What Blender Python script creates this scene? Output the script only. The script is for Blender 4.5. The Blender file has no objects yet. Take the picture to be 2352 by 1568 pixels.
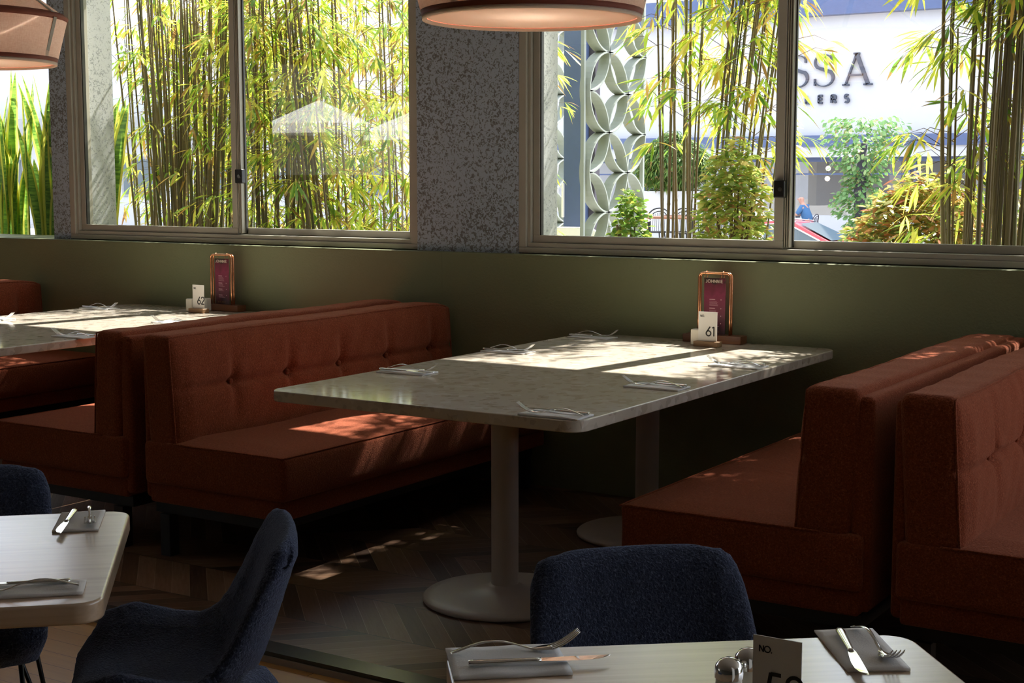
import bpy, bmesh, math, random
from math import sin, cos, pi, radians as rad, exp
from mathutils import Vector, Matrix

S = bpy.context.scene
COL = S.collection
rnd = random.Random(7)

# ------------------------------------------------------------------ camera
cam_d = bpy.data.cameras.new('camera')
cam = bpy.data.objects.new('camera', cam_d)
COL.objects.link(cam)
YAW, PITCH = rad(32.309), rad(6.359)
Fv = Vector((-sin(YAW) * cos(PITCH), cos(YAW) * cos(PITCH), -sin(PITCH)))
Rv = Vector((cos(YAW), sin(YAW), 0))
Uv = Rv.cross(Fv)
M = Matrix((Rv, Uv, -Fv)).transposed().to_4x4()
M.translation = Vector((0, 0, 1.445))
cam.matrix_world = M
cam_d.sensor_width = 36.0
cam_d.lens = 3338.0 / 2352.0 * 36.0
cam_d.clip_start = 0.05
cam_d.clip_end = 400
S.camera = cam

# ------------------------------------------------------------------ world, sun, exposure
S.view_settings.view_transform = 'Standard'
S.view_settings.look = 'None'
S.view_settings.gamma = 1.0
S.view_settings.use_curve_mapping = False
S.view_settings.exposure = 1.45
S.cycles.use_denoising = True
S.cycles.max_bounces = 8
S.cycles.diffuse_bounces = 4
S.cycles.glossy_bounces = 4
S.cycles.transparent_max_bounces = 16
S.cycles.sample_clamp_indirect = 4.0
S.cycles.caustics_reflective = False
S.cycles.caustics_refractive = False

W = bpy.data.worlds.new('World')
S.world = W
W.use_nodes = True
wn = W.node_tree
wb = wn.nodes['Background']
wb.inputs['Color'].default_value = (0.83, 0.92, 1.06, 1)
wb.inputs['Strength'].default_value = 1.25

sun_d = bpy.data.lights.new('sun', 'SUN')
sun_d.energy = 7.6
sun_d.color = (1.0, 0.95, 0.86)
sun_d.angle = rad(0.53)
sun = bpy.data.objects.new('sun', sun_d)
COL.objects.link(sun)
EL = rad(50.5)
to_sun = Vector((0.153 * cos(EL), 0.988 * cos(EL), sin(EL)))
sun.rotation_euler = to_sun.to_track_quat('Z', 'Y').to_euler()
sun.location = (0, 12, 12)


# ------------------------------------------------------------------ node helpers
class NT:
    def __init__(s, name):
        s.m = bpy.data.materials.new(name)
        s.m.use_nodes = True
        s.t = s.m.node_tree
        s.t.nodes.clear()
        s.out = s.t.nodes.new('ShaderNodeOutputMaterial')

    def n(s, typ, **kw):
        nd = s.t.nodes.new(typ)
        for k, v in kw.items():
            if k[0] == '_':
                setattr(nd, k[1:], v)
        for k, v in kw.items():
            if k[0] != '_':
                key = int(k[1:]) if k[0] == 'i' and k[1:].isdigit() else k.replace('__', ' ')
                s.set(nd.inputs[key], v)
        return nd

    def set(s, sock, v):
        if hasattr(v, 'is_output') or isinstance(v, bpy.types.NodeSocket):
            s.t.links.new(v, sock)
        elif isinstance(v, bpy.types.Node):
            s.t.links.new(v.outputs[0], sock)
        else:
            if isinstance(v, (tuple, list)) and len(v) == 3 and sock.type == 'RGBA':
                v = (*v, 1)
            sock.default_value = v

    def math(s, op, a, b=0.0, c=0.0):
        nd = s.t.nodes.new('ShaderNodeMath')
        nd.operation = op
        s.set(nd.inputs[0], a)
        if len(nd.inputs) > 1:
            s.set(nd.inputs[1], b)
        if op in ('MULTIPLY_ADD', 'WRAP', 'COMPARE', 'SMOOTH_MIN'):
            s.set(nd.inputs[2], c)
        return nd.outputs[0]

    def mix(s, f, a, b, mode='MIX'):
        nd = s.t.nodes.new('ShaderNodeMix')
        nd.data_type = 'RGBA'
        nd.blend_type = mode
        s.set(nd.inputs[0], f)
        s.set(nd.inputs[6], a)
        s.set(nd.inputs[7], b)
        return nd.outputs[2]

    def ramp(s, f, stops, interp='LINEAR'):
        nd = s.t.nodes.new('ShaderNodeValToRGB')
        nd.color_ramp.interpolation = interp
        e = nd.color_ramp.elements
        while len(e) < len(stops):
            e.new(0.5)
        for el, (p, c) in zip(e, stops):
            el.position = p
            el.color = (*c, 1) if len(c) == 3 else c
        s.set(nd.inputs[0], f)
        return nd.outputs[0]

    def coord(s, kind='Object', scale=(1, 1, 1), rot=(0, 0, 0)):
        tc = s.t.nodes.new('ShaderNodeTexCoord')
        mp = s.t.nodes.new('ShaderNodeMapping')
        s.t.links.new(tc.outputs[kind], mp.inputs[0])
        mp.inputs['Scale'].default_value = scale
        mp.inputs['Rotation'].default_value = rot
        return mp.outputs[0]

    def noise(s, vec, scale, detail=3.0, rough=0.5, dist=0.0):
        nd = s.t.nodes.new('ShaderNodeTexNoise')
        s.set(nd.inputs['Vector'], vec)
        nd.inputs['Scale'].default_value = scale
        nd.inputs['Detail'].default_value = detail
        nd.inputs['Roughness'].default_value = rough
        nd.inputs['Distortion'].default_value = dist
        return nd.outputs[0]

    def bump(s, h, strength=0.3, dist=0.01, normal=None):
        nd = s.t.nodes.new('ShaderNodeBump')
        nd.inputs['Strength'].default_value = strength
        nd.inputs['Distance'].default_value = dist
        s.set(nd.inputs['Height'], h)
        if normal is not None:
            s.set(nd.inputs['Normal'], normal)
        return nd.outputs[0]

    def pbr(s, color, rough=0.5, metal=0.0, normal=None, **kw):
        b = s.t.nodes.new('ShaderNodeBsdfPrincipled')
        s.set(b.inputs['Base Color'], color)
        s.set(b.inputs['Roughness'], rough)
        s.set(b.inputs['Metallic'], metal)
        if normal is not None:
            s.set(b.inputs['Normal'], normal)
        for k, v in kw.items():
            s.set(b.inputs[k.replace('_', ' ')], v)
        s.t.links.new(b.outputs[0], s.out.inputs[0])
        return b

    def surf(s, sh):
        s.set(s.out.inputs[0], sh)
        return s.m


def plain(name, color, rough=0.5, metal=0.0, bump=0.0, bscale=200, vary=0.0, **kw):
    t = NT(name)
    nrm = None
    v = t.coord()
    col = color
    if bump:
        nrm = t.bump(t.noise(v, bscale, 3), bump, 0.002)
    if vary:
        f = t.noise(v, 6, 4, 0.6)
        dark = tuple(c * (1 - vary) for c in color)
        lite = tuple(min(1, c * (1 + vary)) for c in color)
        col = t.ramp(f, [(0.3, dark), (0.7, lite)])
    t.pbr(col, rough, metal, nrm, **kw)
    return t.m


def fabric(name, color, hi, scale=260, bump=0.9, sheen=0.35, dist=0.004, tint=None):
    t = NT(name)
    v = t.coord()
    n1 = t.noise(v, scale, 3, 0.6, 0.6)
    n2 = t.noise(v, 5, 3)
    c = t.ramp(n1, [(0.32, tuple(x * 0.55 for x in color)), (0.55, color), (0.78, hi)])
    c = t.mix(t.math('MULTIPLY', n2, 0.35), c, tuple(x * 0.75 for x in color))
    nrm = t.bump(n1, bump, dist)
    t.pbr(c, 0.95, 0, nrm, **{'Sheen_Weight': sheen, 'Sheen_Roughness': 0.5, 'Specular_IOR_Level': 0.1,
                              'Sheen_Tint': (*(tint or hi), 1)})
    return t.m


MAT = {}
MAT['rust'] = fabric('rust_boucle', (0.29, 0.066, 0.028), (0.56, 0.19, 0.10), 190, 1.0, 0.5, tint=(0.85, 0.40, 0.26))
MAT['blue'] = fabric('navy_boucle', (0.036, 0.047, 0.088), (0.20, 0.25, 0.38), 190, 1.0, 0.85, 0.008, tint=(0.34, 0.40, 0.58))
MAT['blue_seam'] = plain('navy_stitching', (0.16, 0.18, 0.24), 0.8)
MAT['black'] = plain('black_plinth', (0.012, 0.011, 0.010), 0.6)
MAT['blackmetal'] = plain('black_metal', (0.02, 0.02, 0.02), 0.35, 0.8)
MAT['frame'] = plain('window_frame_paint', (0.47, 0.45, 0.38), 0.42, vary=0.06)
MAT['track'] = plain('window_track_dark', (0.06, 0.06, 0.055), 0.4, 0.5)
MAT['post'] = plain('beige_powder_coat', (0.52, 0.46, 0.40), 0.42, bump=0.12, bscale=500)
MAT['steel'] = plain('cutlery_steel', (0.80, 0.79, 0.76), 0.13, 1.0)
MAT['copper'] = plain('copper_tube', (0.86, 0.40, 0.20), 0.25, 1.0)
MAT['card'] = plain('white_card', (0.80, 0.79, 0.75), 0.6)
MAT['ink'] = plain('black_ink', (0.012, 0.012, 0.012), 0.5)
MAT['pink_ink'] = plain('pale_pink_ink', (0.75, 0.45, 0.5), 0.5)
MAT['cream_ink'] = plain('cream_ink', (0.70, 0.60, 0.50), 0.5)
MAT['ceramic'] = plain('white_ceramic', (0.80, 0.77, 0.66), 0.25)
MAT['napkin_w'] = plain('white_paper_napkin', (0.90, 0.89, 0.88), 0.9, bump=0.25, bscale=300)
MAT['napkin_t'] = plain('taupe_paper_napkin', (0.86, 0.82, 0.78), 0.9, bump=0.25, bscale=300)
MAT['lock'] = plain('black_latch', (0.015, 0.015, 0.015), 0.3)
MAT['ceiling'] = plain('warm_ceiling', (0.43, 0.44, 0.46), 0.9)
MAT['roomwall'] = plain('dark_room_wall', (0.12, 0.12, 0.10), 0.9)
MAT['white_ext'] = plain('white_render', (0.54, 0.545, 0.57), 0.8, vary=0.02)
MAT['grey_ext'] = plain('grey_fascia', (0.32, 0.33, 0.34), 0.7, vary=0.05)
MAT['navy'] = plain('navy_paint', (0.075, 0.11, 0.23), 0.35, vary=0.08)
MAT['signage'] = plain('charcoal_letters', (0.05, 0.06, 0.09), 0.5)
MAT['concrete'] = plain('pale_concrete', (0.55, 0.56, 0.54), 0.8, vary=0.10, bump=0.2, bscale=60)
MAT['ringstone'] = plain('ring_screen_grey', (0.30, 0.33, 0.31), 0.8, vary=0.1)
MAT['ground'] = plain('pale_paving', (0.50, 0.49, 0.46), 0.9, vary=0.12)
MAT['asphalt'] = plain('asphalt', (0.24, 0.25, 0.26), 0.9, vary=0.1)
MAT['soil'] = plain('soil', (0.05, 0.035, 0.02), 1.0, vary=0.3)
MAT['redcar'] = plain('red_car_paint', (0.55, 0.03, 0.04), 0.2, 0.2, Coat_Weight=1.0)
MAT['carglass'] = plain('car_glass', (0.05, 0.08, 0.09), 0.05, 0.0, Specular_IOR_Level=1.0)
MAT['chrome'] = plain('chrome_trim', (0.8, 0.8, 0.82), 0.2, 1.0)
MAT['rubber'] = plain('tyre_rubber', (0.02, 0.02, 0.02), 0.8)
MAT['skin'] = plain('skin', (0.55, 0.30, 0.22), 0.6)
MAT['shirt'] = plain('blue_shirt', (0.06, 0.16, 0.33), 0.9)
MAT['trousers'] = plain('dark_trousers', (0.05, 0.05, 0.07), 0.9)
MAT['ribbon_br'] = plain('brown_ribbon', (0.20, 0.045, 0.02), 0.75)
MAT['ribbon_gr'] = plain('grey_ribbon', (0.30, 0.27, 0.22), 0.7)
MAT['walnut'] = None


def m_wall():
    t = NT('green_wall_paint')
    v = t.coord()
    n1 = t.noise(v, 90, 4, 0.55)
    n2 = t.noise(v, 1.7, 3)
    c = t.mix(n2, (0.205, 0.235, 0.125), (0.245, 0.27, 0.15))
    t.pbr(c, 0.62, 0, t.bump(n1, 0.35, 0.006))
    return t.m


def m_speckle(name, base, spot, sc=95, thr=0.47):
    t = NT(name)
    v = t.coord()
    n1 = t.noise(v, sc, 3, 0.55, 1.2)
    n2 = t.noise(v, 4, 2)
    f = t.math('ADD', n1, t.math('MULTIPLY', t.math('SUBTRACT', n2, 0.5), 0.18))
    c = t.ramp(f, [(thr - 0.015, spot), (thr + 0.015, base)])
    c = t.mix(t.math('MULTIPLY', n2, 0.3), c, tuple(x * 0.8 for x in base))
    t.pbr(c, 0.45, 0, t.bump(n1, 0.1, 0.002))
    return t.m


def m_stone():
    t = NT('speckled_stone_top')
    v = t.coord()
    vd = t.n('ShaderNodeTexVoronoi', Vector=v, Scale=30.0)
    vd.inputs['Randomness'].default_value = 1.0
    v2 = t.n('ShaderNodeTexVoronoi', Vector=v, Scale=58.0)
    cell = t.n('ShaderNodeSeparateColor', i0=vd.outputs['Color'])
    cell2 = t.n('ShaderNodeSeparateColor', i0=v2.outputs['Color'])
    base = t.mix(t.noise(v, 14, 5, 0.6), (0.56, 0.50, 0.41), (0.66, 0.60, 0.50))
    c = t.ramp(cell.outputs[0], [(0.0, (0.30, 0.23, 0.16)), (0.13, (0.36, 0.28, 0.20)), (0.16, (0.62, 0.56, 0.465)),
                                 (0.88, (0.62, 0.56, 0.465)), (0.91, (0.76, 0.71, 0.63)), (1.0, (0.80, 0.76, 0.69))])
    c2 = t.ramp(cell2.outputs[1], [(0.0, (0.30, 0.25, 0.19)), (0.07, (0.34, 0.28, 0.21)), (0.10, (0.62, 0.56, 0.465)), (1.0, (0.64, 0.58, 0.48))])
    c = t.mix(0.5, c, c2)
    c = t.mix(0.32, c, base)
    t.pbr(c, 0.085, 0, None, Specular_IOR_Level=0.5)
    return t.m


def m_chevron():
    t = NT('chevron_tile_floor')
    tc = t.n('ShaderNodeTexCoord')
    sp = t.n('ShaderNodeSeparateXYZ', i0=tc.outputs['Object'])
    x, y = sp.outputs[0], sp.outputs[1]
    H, w = 0.312, 0.0875
    ry = t.math('DIVIDE', t.math('SUBTRACT', y, 3.57), H)
    row = t.math('FLOOR', ry)
    tri = t.math('PINGPONG', t.math('SUBTRACT', y, 3.57), H)
    c = t.math('DIVIDE', t.math('ADD', x, tri), w)
    idx = t.math('FLOOR', c)
    fr = t.math('FRACT', c)
    key = t.n('ShaderNodeCombineXYZ', i0=idx, i1=row, i2=0.0)
    wn_ = t.n('ShaderNodeTexWhiteNoise', _noise_dimensions='3D')
    t.t.links.new(key.outputs[0], wn_.inputs['Vector'])
    gv = t.n('ShaderNodeCombineXYZ', i0=t.math('MULTIPLY', c, 1.0), i1=t.math('MULTIPLY', y, 1.6), i2=t.math('MULTIPLY', wn_.outputs[0], 30.0))
    g = t.noise(gv.outputs[0], 7, 5, 0.65, 0.4)
    col = t.ramp(wn_.outputs[0], [(0.0, (0.055, 0.034, 0.024)), (0.35, (0.16, 0.088, 0.050)), (0.7, (0.26, 0.15, 0.085)), (1.0, (0.38, 0.24, 0.15))])
    col = t.mix(t.math('MULTIPLY', g, 0.7), col, (0.085, 0.045, 0.027), 'MIX')
    line = t.math('LESS_THAN', fr, 0.025)
    rline = t.math('LESS_THAN', t.math('FRACT', ry), 0.012)
    col = t.mix(line, col, (0.42, 0.33, 0.23))
    col = t.mix(rline, col, (0.02, 0.015, 0.012))
    t.pbr(col, t.math('MULTIPLY_ADD', g, 0.25, 0.28), 0, t.bump(g, 0.08, 0.002))
    return t.m


def m_planks():
    t = NT('honey_oak_floor')
    tc = t.n('ShaderNodeTexCoord')
    sp = t.n('ShaderNodeSeparateXYZ', i0=tc.outputs['Object'])
    x, y = sp.outputs[0], sp.outputs[1]
    ry = t.math('DIVIDE', y, 0.085)
    row = t.math('FLOOR', ry)
    off = t.math('MULTIPLY', t.math('FRACT', t.math('MULTIPLY', row, 0.37)), 1.2)
    rx = t.math('DIVIDE', t.math('ADD', x, off), 0.9)
    key = t.n('ShaderNodeCombineXYZ', i0=t.math('FLOOR', rx), i1=row)
    wn_ = t.n('ShaderNodeTexWhiteNoise', _noise_dimensions='3D')
    t.t.links.new(key.outputs[0], wn_.inputs['Vector'])
    gv = t.n('ShaderNodeCombineXYZ', i0=t.math('MULTIPLY', x, 1.5), i1=t.math('MULTIPLY', y, 22.0), i2=t.math('MULTIPLY', wn_.outputs[0], 20.0))
    g = t.noise(gv.outputs[0], 1.5, 5, 0.6, 1.0)
    col = t.ramp(wn_.outputs[0], [(0.0, (0.55, 0.29, 0.075)), (1.0, (0.82, 0.49, 0.14))])
    col = t.mix(t.math('MULTIPLY', g, 0.6), col, (0.36, 0.17, 0.06))
    ln = t.math('LESS_THAN', t.math('FRACT', ry), 0.02)
    l2 = t.math('LESS_THAN', t.math('FRACT', rx), 0.003)
    col = t.mix(t.math('MAXIMUM', ln, l2), col, (0.07, 0.035, 0.015))
    t.pbr(col, 0.38, 0)
    return t.m


def m_wood(name, c0, c1, along='x', sc=1.0, rough=0.4, f=55.0, **kw):
    t = NT(name)
    s = {'x': (1.6, f, f), 'y': (f, 1.6, f), 'z': (f, f, 1.6)}[along]
    v = t.coord('Object', tuple(k * sc for k in s))
    v2 = t.coord('Object', tuple(k * sc * 0.12 for k in s))
    g = t.noise(v, 1.0, 4, 0.6, 0.3)
    g2 = t.noise(v2, 1.0, 3, 0.5, 0.5)
    k = t.math('ADD', t.math('MULTIPLY', g, 0.5), t.math('MULTIPLY', g2, 0.5))
    c = t.ramp(k, [(0.36, c0), (0.62, c1)])
    t.pbr(c, rough, 0, t.bump(g, 0.12, 0.001), **kw)
    return t.m


def m_glass():
    t = NT('window_glass')
    tr = t.n('ShaderNodeBsdfTransparent')
    tr.inputs[0].default_value = (0.97, 0.965, 0.965, 1)
    gl = t.n('ShaderNodeBsdfGlossy')
    gl.inputs['Roughness'].default_value = 0.0
    gl.inputs['Color'].default_value = (1, 1, 1, 1)
    lw_ = t.n('ShaderNodeLayerWeight')
    f5 = t.math('POWER', lw_.outputs['Facing'], 5.0)
    k = t.math('MINIMUM', t.math('MULTIPLY_ADD', f5, 0.9, 0.075), 1.0)
    mx = t.n('ShaderNodeMixShader', i0=k, i1=tr.outputs[0], i2=gl.outputs[0])
    return t.surf(mx)


def m_leaf(name, stops, trans=0.62):
    t = NT(name)
    g = t.n('ShaderNodeNewGeometry')
    c = t.ramp(g.outputs['Random Per Island'], stops)
    uv = t.n('ShaderNodeUVMap')
    sp = t.n('ShaderNodeSeparateXYZ', i0=uv.outputs[0])
    tip = t.math('GREATER_THAN', sp.outputs[1], t.math('MULTIPLY_ADD', g.outputs['Random Per Island'], 0.5, 0.72))
    c = t.mix(t.math('MULTIPLY', tip, 0.8), c, (0.36, 0.20, 0.08))
    df = t.n('ShaderNodeBsdfDiffuse', Color=c)
    tl = t.n('ShaderNodeBsdfTranslucent', Color=c)
    gl = t.n('ShaderNodeBsdfGlossy')
    gl.inputs['Roughness'].default_value = 0.35
    gl.inputs['Color'].default_value = (0.6, 0.6, 0.5, 1)
    mx = t.n('ShaderNodeMixShader', i0=trans, i1=df.outputs[0], i2=tl.outputs[0])
    m2 = t.n('ShaderNodeMixShader', i0=0.06, i1=mx.outputs[0], i2=gl.outputs[0])
    return t.surf(m2)


def m_snake():
    t = NT('snake_plant_leaf')
    uv = t.n('ShaderNodeUVMap')
    sp = t.n('ShaderNodeSeparateXYZ', i0=uv.outputs[0])
    d = t.math('ABSOLUTE', t.math('SUBTRACT', sp.outputs[0], 0.5))
    v = t.coord('Object', (10, 10, 60))
    n = t.noise(v, 1.2, 3, 0.5, 0.4)
    cen = t.ramp(n, [(0.4, (0.10, 0.24, 0.04)), (0.6, (0.30, 0.50, 0.08))])
    c = t.mix(t.math('GREATER_THAN', d, t.math('MULTIPLY_ADD', n, 0.1, 0.27)), cen, (0.88, 0.82, 0.14))
    df = t.n('ShaderNodeBsdfDiffuse', Color=c)
    tl = t.n('ShaderNodeBsdfTranslucent', Color=c)
    gl = t.n('ShaderNodeBsdfGlossy')
    gl.inputs['Roughness'].default_value = 0.3
    mx = t.n('ShaderNodeMixShader', i0=0.5, i1=df.outputs[0], i2=tl.outputs[0])
    m2 = t.n('ShaderNodeMixShader', i0=0.05, i1=mx.outputs[0], i2=gl.outputs[0])
    return t.surf(m2)


def m_culm():
    t = NT('bamboo_culm')
    oi = t.n('ShaderNodeObjectInfo')
    v = t.coord('Object', (1, 1, 0.15))
    n = t.noise(v, 30, 3)
    c = t.ramp(oi.outputs['Random'], [(0.0, (0.12, 0.13, 0.05)), (0.4, (0.26, 0.19, 0.09)), (0.75, (0.17, 0.12, 0.06)), (1.0, (0.40, 0.31, 0.16))])
    c = t.mix(t.math('MULTIPLY', n, 0.5), c, (0.08, 0.055, 0.025))
    t.pbr(c, 0.4, 0)
    return t.m


def m_linen():
    t = NT('peach_linen')
    v = t.coord('Object', (40, 40, 300))
    v2 = t.coord('Object', (220, 220, 25))
    n = t.math('ADD', t.math('MULTIPLY', t.noise(v, 1, 2), 0.5), t.math('MULTIPLY', t.noise(v2, 1, 2), 0.5))
    c = t.ramp(n, [(0.35, (0.80, 0.67, 0.57)), (0.62, (0.93, 0.83, 0.74))])
    df = t.n('ShaderNodeBsdfDiffuse', Color=c)
    tl = t.n('ShaderNodeBsdfTranslucent', Color=c)
    mx = t.n('ShaderNodeMixShader', i0=0.45, i1=df.outputs[0], i2=tl.outputs[0])
    return t.surf(mx)


def m_diffuser():
    t = NT('cream_diffuser')
    df = t.n('ShaderNodeBsdfDiffuse', Color=(0.90, 0.84, 0.74))
    tl = t.n('ShaderNodeBsdfTranslucent', Color=(0.95, 0.88, 0.78))
    mx = t.n('ShaderNodeMixShader', i0=0.66, i1=df.outputs[0], i2=tl.outputs[0])
    return t.surf(mx)


MAT['wall'] = m_wall()
MAT['speckle'] = m_speckle('speckled_pillar', (0.47, 0.57, 0.69), (0.16, 0.16, 0.16), 66, 0.46)
MAT['speckle_ext'] = m_speckle('speckled_pier_outside', (0.56, 0.585, 0.58), (0.30, 0.32, 0.32), 62, 0.42)
MAT['stone'] = m_stone()
MAT['chevron'] = m_chevron()
MAT['planks'] = m_planks()
MAT['oak'] = m_wood('pale_oak_top', (0.50, 0.345, 0.215), (0.70, 0.53, 0.37), 'x', 1.0, 0.35, Coat_Weight=1.0, Coat_Roughness=0.22, Coat_IOR=1.65)
MAT['walnut'] = m_wood('walnut_block', (0.10, 0.035, 0.014), (0.20, 0.075, 0.03), 'x', 1.5, 0.4)
MAT['beech'] = m_wood('mid_wood_block', (0.24, 0.13, 0.06), (0.38, 0.23, 0.12), 'x', 1.5, 0.5)
MAT['glass'] = m_glass()
MAT['leaf'] = m_leaf('bamboo_leaves', [(0.0, (0.09, 0.24, 0.03)), (0.30, (0.34, 0.54, 0.05)), (0.55, (0.74, 0.84, 0.10)), (0.82, (0.92, 0.84, 0.14)), (0.92, (0.70, 0.42, 0.10)), (1.0, (0.34, 0.18, 0.07))])
MAT['leaf_dark'] = m_leaf('dark_weeping_leaves', [(0.0, (0.05, 0.12, 0.03)), (0.6, (0.10, 0.20, 0.04)), (1.0, (0.22, 0.30, 0.06))], 0.4)
MAT['leaf_red'] = m_leaf('nandina_leaves', [(0.0, (0.14, 0.24, 0.05)), (0.45, (0.34, 0.38, 0.08)), (0.68, (0.66, 0.56, 0.14)), (0.86, (0.68, 0.34, 0.12)), (1.0, (0.50, 0.14, 0.08))])
MAT['leaf_yel'] = m_leaf('yellow_green_leaves', [(0.0, (0.20, 0.36, 0.08)), (0.5, (0.48, 0.58, 0.12)), (0.85, (0.72, 0.66, 0.18)), (1.0, (0.68, 0.28, 0.16))])
MAT['leaf_climb'] = m_leaf('climber_leaves', [(0.0, (0.08, 0.20, 0.03)), (0.7, (0.22, 0.36, 0.05)), (1.0, (0.45, 0.45, 0.08))], 0.5)
MAT['leaf_ivy'] = m_leaf('ivy_leaves', [(0.0, (0.10, 0.24, 0.08)), (0.8, (0.22, 0.38, 0.15)), (1.0, (0.4, 0.42, 0.2))], 0.35)
MAT['snake'] = m_snake()
MAT['culm'] = m_culm()
MAT['twig'] = plain('twig', (0.16, 0.10, 0.05), 0.8)
MAT['bark'] = plain('dark_bark', (0.055, 0.05, 0.07), 0.9, vary=0.2)
MAT['linen'] = m_linen()
MAT['diffuser'] = m_diffuser()
MAT['trim'] = plain('step_riser_beige', (0.36, 0.30, 0.24), 0.5)
MAT['trim_dark'] = plain('step_nosing_dark', (0.045, 0.05, 0.045), 0.22)


def m_poster():
    t = NT('burgundy_poster')
    tc = t.n('ShaderNodeTexCoord')
    sp = t.n('ShaderNodeSeparateXYZ', i0=tc.outputs['Object'])
    n = t.noise(tc.outputs['Object'], 14, 3, 0.5, 1.0)
    f = t.math('ADD', t.math('DIVIDE', t.math('SUBTRACT', sp.outputs[2], -0.24), 0.24), t.math('MULTIPLY', t.math('SUBTRACT', n, 0.5), 0.5))
    c = t.ramp(f, [(0.05, (0.03, 0.006, 0.012)), (0.35, (0.17, 0.012, 0.04)), (0.7, (0.24, 0.02, 0.07)), (0.93, (0.13, 0.015, 0.035)), (0.97, (0.035, 0.02, 0.015))])
    t.pbr(c, 0.35, 0)
    return t.m


MAT['poster'] = m_poster()


# ------------------------------------------------------------------ mesh helpers
def tagp(o, label=None, cat=None, group=None, kind=None):
    for k, v in (('label', label), ('category', cat), ('group', group), ('kind', kind)):
        if v:
            o[k] = v
    return o


def empty(name, loc=(0, 0, 0), rz=0.0, label=None, cat=None, group=None, kind=None):
    o = bpy.data.objects.new(name, None)
    o.empty_display_size = 0.1
    o.location = loc
    o.rotation_euler = (0, 0, rz)
    COL.objects.link(o)
    return tagp(o, label, cat, group, kind)


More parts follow.
